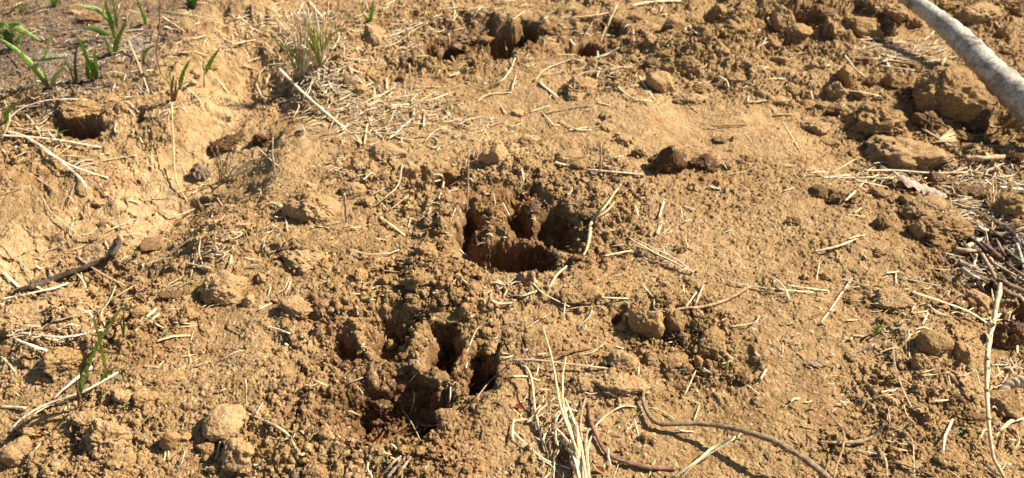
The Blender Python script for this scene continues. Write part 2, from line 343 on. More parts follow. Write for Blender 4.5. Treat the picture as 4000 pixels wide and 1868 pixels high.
def fibremat(name, rough=.7, sheen=.3, transl=0, dirt=.62):
    m, nt, bs = newmat(name)
    geo = N(nt, 'ShaderNodeNewGeometry'); co = geo.outputs['Position']
    oi = N(nt, 'ShaderNodeObjectInfo')
    c = mul(nt, oi.outputs['Color'], ramp(nt, noise(nt, co, 260, 4), [(.3, (dirt, dirt*.92, dirt*.84)), (.68, (1.25, 1.25, 1.25))]))
    uvn = N(nt, 'ShaderNodeTexCoord'); mp = N(nt, 'ShaderNodeMapping'); mp.inputs['Scale'].default_value = (9, .6, 1)
    nt.links.new(uvn.outputs['UV'], mp.inputs[0])
    st = noise(nt, mp.outputs[0], 3.0, 3)
    c = mul(nt, c, ramp(nt, st, [(.35, (.72, .70, .66)), (.6, (1.12, 1.12, 1.12))]))
    nt.links.new(c, bs.inputs['Base Color']); bs.inputs['Roughness'].default_value = rough; bs.inputs['Specular IOR Level'].default_value = sheen
    bp = N(nt, 'ShaderNodeBump'); bp.inputs['Distance'].default_value = .0004; bp.inputs['Strength'].default_value = .6
    nt.links.new(st, bp.inputs['Height']); nt.links.new(bp.outputs[0], bs.inputs['Normal'])
    if transl:
        tr = N(nt, 'ShaderNodeBsdfTranslucent'); nt.links.new(c, tr.inputs[0]); mx = N(nt, 'ShaderNodeMixShader'); mx.inputs[0].default_value = transl
        out = nt.nodes['Material Output']
        nt.links.new(bs.outputs[0], mx.inputs[1]); nt.links.new(tr.outputs[0], mx.inputs[2]); nt.links.new(mx.outputs[0], out.inputs[0])
    return m
MAT_STRAW = fibremat('straw', .65, .3, 0, .5); MAT_WOOD = fibremat('twig_bark', .85, .2, 0, .36); MAT_LEAF = fibremat('green_blade', .5, .4, .5); MAT_DRYLEAF = fibremat('dry_leaf', .8, .2, .2)
# ------------------------------------------------------------------ the ground: soil sheet and the three paw prints pressed in it
def region(ells):
    m = np.zeros(GX.shape, bool)
    for e_ in ells: m |= ell(*e_, 0, .9) < 1
    return m[:-1, :-1]
reg = np.zeros((NR-1, NCc-1), np.int8)
reg[region([(1020, 925, 285, 120), (1010, 1030, 225, 105)])] = 1
reg[region([(1300, 560, 195, 95), (1285, 640, 150, 56)])] = 2
reg[region([(1215, 112, 160, 58)])] = 3
ii, jj = np.meshgrid(np.arange(NR-1), np.arange(NCc-1), indexing='ij')
quads = np.stack([ii*NCc+jj, ii*NCc+jj+1, (ii+1)*NCc+jj+1, (ii+1)*NCc+jj], -1)
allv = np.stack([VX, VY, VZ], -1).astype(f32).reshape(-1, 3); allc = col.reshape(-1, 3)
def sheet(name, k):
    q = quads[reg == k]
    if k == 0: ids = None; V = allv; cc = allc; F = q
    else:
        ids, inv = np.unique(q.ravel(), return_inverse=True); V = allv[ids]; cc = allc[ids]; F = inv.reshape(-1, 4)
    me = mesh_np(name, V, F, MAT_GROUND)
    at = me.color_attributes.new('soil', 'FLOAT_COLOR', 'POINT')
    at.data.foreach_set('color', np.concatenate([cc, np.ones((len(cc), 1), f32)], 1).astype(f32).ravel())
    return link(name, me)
tag(sheet('ground', 0), 'ochre crumbly soil of a field bund with a washed channel on its left', kind='structure')
tag(sheet('paw_print', 1), 'nearest large paw print, four toe pits and a pad pressed into the soil', 'paw print', kind='structure')
tag(sheet('paw_print', 2), 'middle deep paw print with a sharp curved front rim', 'paw print', kind='structure')
tag(sheet('paw_print', 3), 'farthest blurred paw print in the rough soil at the top', 'paw print', kind='structure')
# ------------------------------------------------------------------ 3D noise, normal displacement helpers
def _h3(x, y, z, seed): return _h(x + z*np.int64(1013), y + z*np.int64(7919), seed).astype(f32)*f32(1/4294967296.0)
def vnoise3(P, s, seed=0):
    Q = P*s; I = np.floor(Q).astype(np.int64); Fr = (Q-I).astype(f32); Fr = Fr*Fr*(3-2*Fr); r = 0
    for a in (0, 1):
        for b_ in (0, 1):
            for c in (0, 1):
                w = (Fr[:, 0] if a else 1-Fr[:, 0])*(Fr[:, 1] if b_ else 1-Fr[:, 1])*(Fr[:, 2] if c else 1-Fr[:, 2])
                r = r + w*_h3(I[:, 0]+a, I[:, 1]+b_, I[:, 2]+c, seed)
    return r*2-1
OX = {1: (0, 0), 2: (644, 0), 3: (1288, 0), 4: (1932, 0), 5: (0, 601.5), 6: (644, 601.5), 7: (1288, 601.5), 8: (1932, 601.5)}
def cr(k, x, y): return OX[k][0]+x*.5, OX[k][1]+y*.5
# ------------------------------------------------------------------ labels that single each thing out
LM = [("the nearest paw print", 1020, 960), ("the middle paw print", 1310, 590), ("the farthest paw print", 1230, 110), ("the dark cracked clod", 1690, 410),
 ("the white branch", 2420, 120), ("the pink curled leaf", 2320, 465), ("the dark twig pile", 2510, 660), ("the pale jointed stalk", 2500, 900), ("the thick curved root", 1850, 1065),
 ("the big straw clump", 1450, 1010), ("the forked black twig", 170, 680), ("the grass seedling at lower left", 240, 860), ("the long pale clod", 2270, 390), ("the hollow in the bank", 200, 320),
 ("the grassy tussock at the top", 790, 110), ("the grey pebble", 505, 435), ("the square block clod", 935, 85), ("the feathery seed head", 1650, 640), ("the cracked mud channel", 330, 530),
 ("the burnt ash patch", 130, 150), ("the biggest pale stone", 760, 515), ("the slanted smooth stone", 560, 1055), ("the reddish bent root", 1520, 1120), ("the pale wedge clod", 1440, 220),
 ("the bare smooth hump", 1750, 310), ("the knotted brown twig", 1850, 730), ("the brown stone with deep shadow", 170, 900), ("the matted straw patch", 1000, 270), ("the pair of joined clods", 1630, 800),
 ("the flat cracked plate", 1560, 950), ("the reddish brown flake", 1308, 1024), ("the huge lumpy clod", 2360, 245), ("the crumbly round clod", 1050, 705), ("the smooth bare slope", 2000, 900),
 ("the curved tan twig", 2150, 1110), ("the pale branched root", 700, 1090), ("the forked pale stalk", 1530, 520), ("the dark lump by the channel", 590, 350)]
used_labels = {}
def dirword(dx, dy):
    a = math.degrees(math.atan2(-dy*1.35, dx)) % 360
    return ["right of", "behind and right of", "behind", "behind and left of", "left of", "in front and left of", "in front of", "in front and right of"][int(((a+22.5) % 360)//45)]
def autolabel(look, X, Y, alts=()):
    ds = sorted((math.hypot(X-lx, (Y-ly)*1.35), n, X-lx, Y-ly) for n, lx, ly in LM)
    cand = []
    for rank in range(7):
        d, n, dx, dy = ds[rank]
        adv = "touching the edge of" if d < 25 else None
        cand.append((f"{look} close {dirword(dx,dy)} {n}" if d < 90 else f"{look} {dirword(dx,dy)} {n}") if d >= 22 else f"{look} right beside {n}")
        if d >= 260: cand.append(f"{look} far {dirword(dx,dy)} {n}")
    for a in alts:
        d, n, dx, dy = ds[0]; cand.insert(1, f"{a} {dirword(dx,dy)} {n}")
    for c in cand:
        if c not in used_labels and len(c.split()) <= 16: used_labels[c] = 1; return c
    for i in range(7):                                # between two landmarks
        for j in range(i+1, 8):
            c = f"{look} between {ds[i][1]} and {ds[j][1]}"
            if c not in used_labels and len(c.split()) <= 16: used_labels[c] = 1; return c
    return cand[0]
# ------------------------------------------------------------------ soil crumbs: far too many to count, one object
def ico(n):
    bm = bmesh.new(); bmesh.ops.create_icosphere(bm, subdivisions=n, radius=1.0)
    V = np.array([v.co[:] for v in bm.verts], f32); F = np.array([[v.index for v in f.verts] for f in bm.faces], np.int32); bm.free(); return V, F
ICO = {n: ico(n) for n in (1, 2, 3, 4, 5, 6)}
def gridval(A, x, y):
    i = np.clip(np.interp(y, yv, np.arange(NR)), 0, NR-2).astype(int); s_ = np.interp(y, yv, sca)
    j = np.clip(np.interp(x/s_, uv, np.arange(NCc)), 0, NCc-2).astype(int); return A[i, j]
def make_crumbs(n, level, rlo, rhi, thr, seed, power=3.2):
    g = np.random.default_rng(seed)
    y = g.uniform(.30, 1.72, n*9); s_ = np.interp(y, yv, sca); u = g.uniform(-.70, .70, n*9)
    keep = g.uniform(0, 1.2, n*9) < s_; y = y[keep]; u = u[keep]; s_ = s_[keep]; x = u*s_
    c = gridval(crumb, x, y)
    clump = vnoise(x*30, y*30, seed)*.35 + .65
    inpit = gridval(np.clip(smoothpit*1.5 + .55*np.clip(PD/.03, 0, 1), 0, .97), x, y); keep = g.uniform(0, 1, len(x)) > inpit; x = x[keep]; y = y[keep]; c = c[keep]; clump = clump[keep]
    keep = g.uniform(0, 1, len(x)) < np.clip((c-thr)/(1-thr), 0.02, 1)**1.5*clump
    x = x[keep][:n]; y = y[keep][:n]; n = len(x)
    r = rlo + (rhi-rlo)*g.uniform(0, 1, n)**power; r *= np.clip(.6+.5*gridval(crumb, x, y), .6, 1)
    return crumb_geo(x, y, r, level, g)
def crumb_geo(x, y, r, level, g):
    n = len(x); V0, F0 = ICO[level]; k = len(V0)
    sc3 = (r[:, None]*g.uniform(.45, 1.25, (n, 3)))
    rad = 1 + g.uniform(-.34, .24, (n, k))
    ang = g.uniform(0, 6.28, (n, 2)); ca, sa = np.cos(ang), np.sin(ang)
    P = V0[None]*rad[..., None]
    X_ = P[..., 0]*ca[:, :1]-P[..., 1]*sa[:, :1]; Y_ = P[..., 0]*sa[:, :1]+P[..., 1]*ca[:, :1]; Z_ = P[..., 2]
    Y2 = Y_*ca[:, 1:]-Z_*sa[:, 1:]; Z2 = Y_*sa[:, 1:]+Z_*ca[:, 1:]
    Q = np.stack([X_*sc3[:, :1]+x[:, None], Y2*sc3[:, 1:2]+y[:, None], Z2*sc3[:, 2:]+(gz(x, y)+r*g.uniform(.05, .55, n))[:, None]], -1)
    Fq = (F0[None]+np.arange(n)[:, None, None]*k).reshape(-1, 3)
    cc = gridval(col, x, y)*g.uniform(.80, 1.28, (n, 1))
    return Q.reshape(-1, 3), Fq, np.repeat(cc, k, 0)
# ------------------------------------------------------------------ clods and stones
def rock_mesh(name, level, seed, ang=20, rough=1.0, round_=0.0, peak=0):
    V, F = ICO[level]; g = np.random.default_rng(seed)
    k = 15; nrm = g.normal(size=(k, 3)); nrm /= np.linalg.norm(nrm, axis=1)[:, None]; dd = g.uniform(.55, 1.0, k) + round_*.25
    s = ((np.maximum(V@nrm.T, 0)/dd)**ang).sum(1)**(-1/ang)
    s = np.clip(s, .4, 1.25); s = s*(1-round_) + .92*round_
    o = g.uniform(0, 50, 3).astype(f32); Q = V+o
    s = s*(1 + .14*vnoise3(Q, 1.7, seed)) + rough*(.095*vnoise3(Q, 3.6, seed+1) + .060*vnoise3(Q, 8, seed+2) - .10*np.abs(vnoise3(Q, 4, seed+3)))
    if level >= 5: s = s + rough*(.040*vnoise3(Q, 16, seed+4) + .028*vnoise3(Q, 30, seed+5))
    if level >= 6: s = s + rough*(.012*vnoise3(Q, 60, seed+6))
    V = V*s[:, None]
    if peak: V[:, 2] = np.where(V[:, 2] > 0, V[:, 2]*(.55 + peak*np.exp(-((V[:, 0]+.12)/.32)**2)), V[:, 2])
    return mesh_np(name, V, F, MAT_CLOD)
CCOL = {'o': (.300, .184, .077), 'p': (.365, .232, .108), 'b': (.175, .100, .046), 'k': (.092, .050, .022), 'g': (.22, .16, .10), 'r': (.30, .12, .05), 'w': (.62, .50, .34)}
CLAB = {'o': 'ochre', 'p': 'pale', 'b': 'brown', 'k': 'dark brown', 'g': 'greyish', 'r': 'reddish', 'w': 'whitish'}
CLODS = []
def clod(X, Y, w, h, c='o', rot=None, seed=None, round_=.15, rough=1.0, label=None, name='clod', cat='clod', sink=.28, level=None, group=None, mesh=None, tall=None):
    base = G(X, Y+.28*h); m = pxm(base)
    rx = w/2*m*1.05; ry = rx*.85; hh = h/2*m*1.05
    v = hh*hh - (ry*.55)**2; rz = math.sqrt(max(v, 0))/.75 if v > 0 else 0
    rz = min(max(rz, rx*.42), rx*1.15)
    if hh < rx*.6: ry = rx*.7
    CLODS.append((base.x, base.y+.25*ry, rx*.9, ry*.9))
    seed = seed if seed is not None else int(X*7+Y*13) % 100000
    lv = level or (6 if w > 85 else 5 if w > 34 else 4 if w > 14 else 3)
    me = mesh or rock_mesh(name, lv, seed, 20, rough, round_, .5 if label and 'peaked' in label else .4 if label and 'wedge clod' in label else 0)
    o = link(name, me)
    o.location = base + Vector((0, .25*ry, rz*(.5-sink)))
    gg = random.Random(seed)
    o.rotation_euler = (0, 0, 0) if rot is None else (0, rot, 0)
    o.rotation_euler.z = gg.uniform(-.25, .25) if rot is None else .45
    o.scale = (rx, ry, rz)
    k_ = gg.uniform(.9, 1.1); cc = CCOL[c]; dmp = float(gridval(dm, base.x, base.y))
    k_ *= (1-.45*dmp) if c != 'k' else 1
    o.color = (cc[0]*k_, cc[1]*k_, cc[2]*k_, 1)
    size = 'huge' if w > 130 else 'large' if w > 75 else 'medium' if w > 42 else 'small' if w > 20 else 'tiny'
    shape = 'flat' if h < .55*w else 'rounded' if round_ > .3 else 'lumpy' if rough > 1.2 else 'tall' if h > 1.02*w else 'angular'
    if not label: label = autolabel(f"{size} {shape} {CLAB[c]} soil clod", X, Y)
    else: used_labels[label] = 1
    tag(o, label, cat, group or 'clods of dry soil lying on the ground')
    return o
NAMED = [ # crop, cx, cy, w, h, colour, round, label
 (1, 1010, 870, 100, 100, 'g', .5, 'grey rounded pebble with a dark left side in the pale mud channel'),
 (1, 1150, 712, 190, 105, 'k', .1, 'dark brown lump sitting in shade above the mud channel'),  # dark brown lump, made darker to paint a shadow spot on the bank
 (2, 580, 172, 135, 115, 'p', -.2, 'square pale block of soil below the green shoot at the top'),
 (2, 285, 1030, 235, 175, 'p', .25, 'biggest pale stone left of the middle paw print'),
 (3, 320, 432, 205, 120, 'p', -.1, 'slanted pale wedge of soil with a dark hollow under its left side'),
 (3, 745, 415, 150, 110, 'p', .2, 'pale clod with a dark hollow face behind the bare smooth hump'),
 (3, 808, 822, 200, 150, 'k', -.1, 'dark peaked clod with a crack, alone on the smooth soil'),
 (3, 985, 822, 140, 95, 'k', -.1, 'dark wedge clod right of the dark cracked clod'),
 (3, 925, 945, 62, 46, 'p', .5, 'small pale pebble in front of the dark wedge clod'),
 (4, 865, 485, 330, 270, 'o', .1, 'huge lumpy clod under the white branch'),
 (4, 560, 600, 335, 215, 'o', .1, 'huge knobbly clod left of the one under the white branch'),
 (4, 820, 620, 180, 115, 'b', .1, 'brown clod wedged in front of the huge lumpy clod'),
 (4, 1045, 595, 165, 160, 'b', .2, 'round brown clod under the lower end of the white branch'),
 (4, 690, 785, 420, 150, 'p', .2, 'long pale clod lying behind the straws and the pink leaf'),
 (4, 330, 450, 115, 130, 'p', -.1, 'pale upright clod with a shaded lower half in the rough soil'),
 (4, 485, 125, 185, 125, 'o', .3, 'large smooth mound-like clod left of the white branch top'),
 (4, 1080, 60, 230, 125, 'p', .2, 'large pale clod in the top right corner beyond the white branch'),
 (5, 120, 400, 265, 170, 'p', .3, 'big pale lump at the left edge in front of the black twig'),
 (5, 335, 600, 190, 165, 'o', .2, 'brown stone with a deep shadow beside the grass seedling'),
 (5, 530, 1000, 235, 190, 'p', .15, 'big pale rough clod near the lower left corner'),
 (5, 865, 1003, 102, 98, 'o', .1, 'small cube-like clod left of the slanted smooth stone'),
 (5, 1125, 912, 235, 150, 'p', .8, 'smooth slanted oval stone in the lower left foreground'),
 (5, 1100, 232, 225, 170, 'p', .15, 'big pale stone left of the flat soil in front of the mud channel'),
 (6, 812, 212, 175, 130, 'o', .1, 'crumbly round clod between the nearest and middle paw prints'),
 (6, 685, 533, 72, 58, 'o', .1, 'small crumbly clod inside the second toe pit of the nearest print'),
 (6, 905, 690, 120, 120, 'o', .1, 'rough clod on the right rim of the nearest print pad'),
 (6, 620, 842, 115, 80, 'b', 0, 'moist crumbly clod lying in the pad of the nearest print'),
 (7, 668, 410, 165, 150, 'o', .2, 'left and larger one of the pair of joined clods'),
 (7, 828, 402, 130, 110, 'o', .25, 'right and flatter one of the pair of joined clods'),
 (7, 560, 615, 165, 115, 'p', .35, 'pale rounded stone behind the flat cracked plate'),
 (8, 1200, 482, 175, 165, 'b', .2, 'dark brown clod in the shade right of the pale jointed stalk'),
 (8, 760, 610, 95, 90, 'p', .4, 'rounded pebble in front of the upright split straw on the right'),
 (8, 830, 515, 180, 130, 'o', .5, 'smooth domed clod left of the stalk shadow'),
]
for k, x, y, w, h, c, rd, lb in NAMED:
    X, Y = cr(k, x, y); st = 'stone' in lb or 'pebble' in lb
    clod(X, Y, w*.5, h*.5, c, round_=rd, label=lb, name='stone' if st else 'clod', cat='stone' if st else 'clod', rough=1.35 if ('lumpy' in lb or 'knobbly' in lb or 'crumbly' in lb or 'rough' in lb) else .5 if 'smooth' in lb else 1.7 if 'dark' in lb else 1,
         rot=R(-10) if 'slanted oval' in lb else None, group='stones among the soil clods' if st else None)
MORE = """1 365 55 92 48 p|1 432 95 135 60 b|1 400 545 200 60 p|1 610 540 80 60 o|1 120 800 110 50 o|1 210 860 90 50 o|1 500 1010 90 30 p|1 330 700 60 30 b|1 1060 330 60 40 o|1 980 380 50 30 b
2 465 405 72 60 b|2 580 382 62 62 o|2 520 450 72 60 o|2 650 775 190 92 p|2 775 856 115 105 p|2 1205 775 135 115 p|2 1262 878 56 52 o|2 490 950 112 80 p|2 22 690 100 100 k|2 100 508 82 60 b
2 990 862 125 62 o|2 820 1168 74 50 p|2 930 1120 110 150 o|2 770 1060 92 76 o|2 595 1110 84 42 o|2 560 1012 84 50 o|2 640 870 70 50 o|2 410 700 60 40 o|2 1060 620 50 36 o|2 150 470 60 40 b
2 790 350 46 40 o|2 730 390 44 36 b|2 930 200 80 50 o|2 1010 230 70 46 o|2 700 300 56 40 o|2 880 330 60 36 o|2 1150 200 90 40 o|2 760 250 50 34 o
3 700 200 95 60 p|3 280 785 135 60 p|3 560 710 104 32 p|3 80 708 110 34 p|3 898 490 135 66 p|3 960 435 92 50 o|3 1140 400 94 62 o|3 880 340 110 80 o|3 820 128 105 70 b|3 930 100 90 50 o
3 500 100 80 50 b|3 470 575 66 26 p|3 470 640 80 30 p|3 1070 700 80 36 o|3 640 770 60 50 b|3 30 570 80 34 p|3 1000 330 60 40 o|3 1060 250 70 40 o|3 1100 130 80 50 o|3 1180 330 70 44 o|3 1230 120 80 60 o
3 600 300 60 40 o|3 770 270 70 44 o|3 690 310 60 40 b|3 1040 60 90 60 o|3 1180 40 90 50 o|3 720 60 70 40 o|3 620 90 60 40 b|3 350 120 50 30 o|3 200 140 100 60 o|3 90 1040 70 60 b|3 400 1070 90 56 o|3 480 1180 60 40 o|3 330 830 60 40 o|3 1200 790 70 30 o
4 80 85 112 92 p|4 250 70 155 110 b|4 390 185 84 110 o|4 255 318 96 90 p|4 75 310 96 46 p|4 160 160 125 76 o|4 395 382 115 100 o|4 515 400 52 60 b|4 640 412 112 80 o|4 790 1040 255 110 p|4 900 1130 285 165 o
4 840 900 112 80 b|4 932 982 52 56 b|4 1060 970 155 90 b|4 1200 1042 150 120 o|4 1180 170 84 60 o|4 600 150 95 80 b|4 275 526 74 42 p|4 240 640 115 76 p|4 570 965 84 44 o|4 480 300 60 46 b|4 700 470 80 60 b
4 150 240 80 46 o|4 30 230 70 50 o|4 130 440 90 50 o|4 190 520 84 50 o|4 60 500 84 40 p|4 640 60 120 80 p|4 740 110 80 60 o|4 900 30 90 60 o|4 1240 40 100 70 o|4 1220 260 80 60 o|4 460 470 90 50 o|4 340 560 90 60 b
4 440 680 90 50 o|4 560 1130 70 60 b|4 320 720 90 40 o|4 260 960 70 50 b|4 330 1000 60 50 b|4 750 1160 90 80 o|4 690 1000 50 46 o|4 980 680 90 40 o|4 1240 800 80 60 k|4 850 370 200 70 o|4 130 1110 70 36 b
5 1250 312 84 80 p|5 610 787 104 92 p|5 85 1050 165 140 p|5 650 122 145 62 p|5 735 790 135 90 o|5 430 915 175 60 p|5 1052 1040 104 82 o|5 1195 1062 160 150 p|5 1085 1142 72 60 o|5 170 940 150 120 o
5 270 902 104 92 o|5 400 460 74 40 p|5 720 362 104 70 o|5 840 702 115 60 o|5 752 22 130 90 b|5 1250 202 104 84 o|5 950 380 115 80 o|5 310 280 190 100 p|5 450 250 60 50 p|5 590 1110 150 90 o|5 1230 1150 110 90 o
5 760 1020 60 40 o|5 700 430 80 50 o|5 600 390 80 60 o|5 30 560 120 60 b|5 130 600 90 60 o|5 200 700 80 50 o|5 60 760 90 60 o|5 870 270 120 70 b|5 1000 560 60 34 o|5 250 1170 90 60 o|5 1150 1010 70 60 o|5 940 990 60 46 o
6 230 92 255 90 p|6 190 330 175 84 p|6 655 205 86 62 o|6 1000 276 76 66 o|6 945 290 104 52 o|6 960 366 155 84 o|6 800 326 86 60 o|6 1070 352 104 96 o|6 1036 760 54 60 o|6 345 872 115 120 o|6 130 665 86 62 p
6 320 1172 175 90 o|6 190 1190 74 54 g|6 960 892 130 84 o|6 20 190 80 90 p|6 520 175 76 60 o|6 600 120 130 60 o|6 690 290 84 60 o|6 940 130 100 70 o|6 850 60 110 80 o|6 1080 240 70 50 o|6 940 220 60 50 o
6 440 640 90 60 b|6 400 610 80 56 b|6 300 590 80 50 o|6 500 420 90 80 o|6 680 830 70 60 b|6 1130 560 60 56 b|6 1160 470 70 60 o|6 1100 620 56 56 b|6 1030 680 56 60 b|6 660 1020 60 46 o|6 720 1010 70 50 o
6 590 640 110 50 o|6 740 650 90 46 o|6 820 560 40 34 b|6 820 520 90 50 o|6 1060 850 70 50 o|6 530 1110 60 36 o|6 750 1050 60 40 o|6 350 520 50 40 o|6 90 300 60 50 o|6 760 470 50 44 b|6 60 620 60 40 o
7 555 332 106 66 o|7 552 432 74 42 o|7 1010 512 165 140 o|7 940 612 64 64 o|7 820 592 155 92 o|7 350 272 195 110 o|7 455 362 46 42 o|7 520 732 255 140 p|7 340 722 106 110 p|7 268 1080 84 96 b|7 1150 700 84 62 b
7 550 1068 32 42 b|7 700 590 100 70 o|7 620 500 60 40 o|7 880 650 70 50 o|7 720 510 60 36 o|7 270 270 70 70 o|7 480 260 70 40 o|7 860 480 60 40 o|7 930 550 60 44 o|7 180 960 60 50 p|7 690 1000 70 60 o
7 400 90 60 40 o|7 180 410 60 40 o|7 640 700 60 40 o|7 1070 640 50 40 b|7 960 440 70 50 o|7 1040 590 50 40 o|7 60 1100 80 50 o|7 100 1170 80 50 o|7 850 40 60 40 o
8 1150 822 195 130 o|8 600 290 205 110 p|8 1040 287 135 110 p|8 570 645 52 54 p|8 1262 832 104 110 p|8 1030 892 96 60 b|8 920 1110 135 84 o|8 180 180 50 90 p|8 220 215 90 50 o|8 280 180 80 60 o|8 960 800 70 60 b
8 850 1020 90 50 o|8 640 1070 60 44 o|8 430 890 60 40 o|8 720 40 60 36 o|8 780 130 60 40 b|8 680 630 60 40 b|8 970 560 120 110 o|8 420 300 80 40 o|8 1060 1110 90 50 o|8 800 560 70 50 o|8 560 60 60 40 o"""
for row in MORE.replace('\n', '|').split('|'):
    k, x, y, w, h, c = row.split(); k = int(k); X, Y = cr(k, float(x), float(y))
    s_ = int(X*7+Y*13) % 100000
    clod(X, Y, float(w)*(.55 if k in (3, 4) else .5), float(h)*(.57 if k in (3, 4) else .5), c, round_=[-.08, .06, .22][s_ % 3], rough=[.9, 1.2, 1.4][(s_//3) % 3], sink=([.18, .28, .36] if k in (3, 4) else [.32, .44, .54])[(s_//7) % 3])
parts = [make_crumbs(int(48000*QUAL), 1, .0005, .0026, .05, 11), make_crumbs(int(9000*QUAL), 2, .0016, .0050, .30, 12, 2.8)]
for q_ in range(2):
    g = np.random.default_rng(77+q_); xs = []; ys = []; rs = []
    for bx, by, rx_, ry_ in CLODS:
        k = int(np.clip((rx_/.0016)**1.3*.55, 5, 90)) if q_ == 0 else int(np.clip((rx_/.004)**1.1, 2, 22))
        a = g.uniform(0, 6.283, k); rr = g.normal(1.02, .13, k)
        xs.append(bx+np.cos(a)*rx_*rr); ys.append(by+np.sin(a)*ry_*rr); rs.append(g.uniform(.0007, .0024, k) if q_ == 0 else g.uniform(.0018, .0045, k))
    parts.append(crumb_geo(np.concatenate(xs), np.concatenate(ys), np.concatenate(rs), 1 if q_ == 0 else 2, g))
off = 0; VV = []; FF = []; CC = []
for q, f_, c in parts: VV.append(q); FF.append(f_+off); CC.append(c); off += len(q)
me = mesh_np('soil_crumbs', np.concatenate(VV), np.concatenate(FF), MAT_GROUND, False)
at = me.color_attributes.new('soil', 'FLOAT_COLOR', 'POINT'); cc = np.concatenate(CC)
at.data.foreach_set('color', np.concatenate([cc, np.ones((len(cc), 1))], 1).astype(f32).ravel())
tag(link('soil_crumbs', me), 'loose crumbs of ochre soil strewn over the ground', 'soil', kind='stuff')
# straws, twigs, roots
FC = {'s': (.60, .465, .265), 'd': (.42, .30, .17), 'b': (.19, .105, .052), 'g': (.40, .33, .235), 'r': (.24, .075, .032), 'w': (.72, .60, .40), 'k': (.075, .052, .04)}
FL = {'s': 'pale', 'd': 'tan', 'b': 'brown', 'g': 'grey', 'r': 'rusty', 'w': 'whitish', 'k': 'blackish'}
def spline(P, n=6):
    P = [np.array(p, float) for p in P]
    if len(P) == 2: t = np.linspace(0, 1, n+2)[:, None]; return P[0]*(1-t)+P[1]*t
    Q = [2*P[0]-P[1]] + P + [2*P[-1]-P[-2]]; out = []
    for i in range(1, len(Q)-2):
        for k in range(n):
            t = k/n; a, b_, c, d = Q[i-1], Q[i], Q[i+1], Q[i+2]
            out.append(.5*((2*b_)+(-a+c)*t+(2*a-5*b_+4*c-d)*t*t+(-a+3*b_-3*c+d)*t**3))
    out.append(P[-1]); return np.array(out)
def tube_geo(P, rad, flat=.55, sides=6, up=(0, 0, 1)):
    P = np.asarray(P, float); n = len(P); T = np.gradient(P, axis=0); T /= np.linalg.norm(T, axis=1)[:, None]+1e-9
    upv = np.array(up, float); S = np.cross(T, upv); ln = np.linalg.norm(S, axis=1)
    S[ln < .15] = np.cross(T[ln < .15], [0, 1, 0.01]); S /= np.linalg.norm(S, axis=1)[:, None]+1e-9
    U = np.cross(S, T); a = np.arange(sides)/sides*2*math.pi
    rad = np.broadcast_to(rad, (n,))
    V = P[:, None] + rad[:, None, None]*(np.cos(a)[None, :, None]*S[:, None] + flat*np.sin(a)[None, :, None]*U[:, None])
    V = V.reshape(-1, 3); F = []
    for i in range(n-1):
        for j in range(sides): F.append((i*sides+j, i*sides+(j+1) % sides, (i+1)*sides+(j+1) % sides, (i+1)*sides+j))
    L = np.concatenate([[0], np.cumsum(np.linalg.norm(np.diff(P, axis=0), axis=1))])
    uvv = np.stack([np.tile(np.abs(np.arange(sides)/sides*2-1), n), np.repeat(L*60, sides)], -1)
    V = np.concatenate([V, P[:1], P[-1:]]); uvv = np.concatenate([uvv, [[.5, 0]], [[.5, L[-1]*60]]]); c0 = n*sides
    for j in range(sides):
        F.append((c0, (j+1) % sides, j, j)); F.append((c0+1, (n-1)*sides+j, (n-1)*sides+(j+1) % sides, (n-1)*sides+(j+1) % sides))
    return V, F, uvv
def fib_obj(name, geos, mat, color, parent=None, origin=None):
    VV = []; FF = []; UU = []; o_ = 0
    for V, F, U_ in geos: VV.append(V); UU.append(U_); FF += [tuple(i+o_ for i in f) for f in F]; o_ += len(V)
    V = np.concatenate(VV); UVs = np.concatenate(UU)
    org = np.array(origin if origin is not None else V[0]); V = V-org
    faces = [f if f[2] != f[3] else f[:3] for f in FF]
    me = bpy.data.meshes.new(name); me.from_pydata(V.tolist(), [], faces); me.materials.append(mat)
    me.polygons.foreach_set('use_smooth', np.ones(len(faces), bool))
    ul = me.uv_layers.new(name='UVMap'); li = np.zeros(len(me.loops), np.int32); me.loops.foreach_get('vertex_index', li)
    ul.data.foreach_set('uv', UVs[li].astype(f32).ravel()); me.update()
    o = link(name, me, parent); o.color = (*color, 1)
    if parent is None: o.location = org
    else: o.location = Vector(org) - parent.location
    return o
def vary(c, g, s=.2):
    k = g.uniform(1-s, 1+s); return tuple(min(.9, q*k*g.uniform(.95, 1.05)) for q in c)
def path_on_soil(pts, w, lift, g):
    """control points in photo px, ends resting on the soil; the middle is kept above it"""
    H0 = [G(X, Y) for X, Y in pts]; m = [pxm(p) for p in H0]
    rr = w/2*sum(m)/len(m)
    L = [rr*.5 + .0001 + (lift[i] if i < len(lift) else lift[-1]) for i in range(len(pts))]
    for it in range(2):
        P = []
        for (X, Y), h0, l in zip(pts, H0, L):
            d = ray(X, Y); P.append(np.array(h0) + d*(l/d[2]))
        S = spline(P, 7); pen = gz(S[:, 0], S[:, 1]) - (S[:, 2]-rr*.4)
        if pen.max() > 0.0005: L = [l + min(.010, pen.max()*.7) for l in L]
        else: break
    return spline(P, 7), rr
def wob(S, g, amp):
    n = len(S); w_ = np.array([[g.gauss(0, 1) for _ in range(3)] for _ in range(n)])
    w_ = np.cumsum(w_, 0); w_ -= np.linspace(0, 1, n)[:, None]*w_[-1]; w_ /= math.sqrt(n); return S + w_*amp*[1, 1, .4]
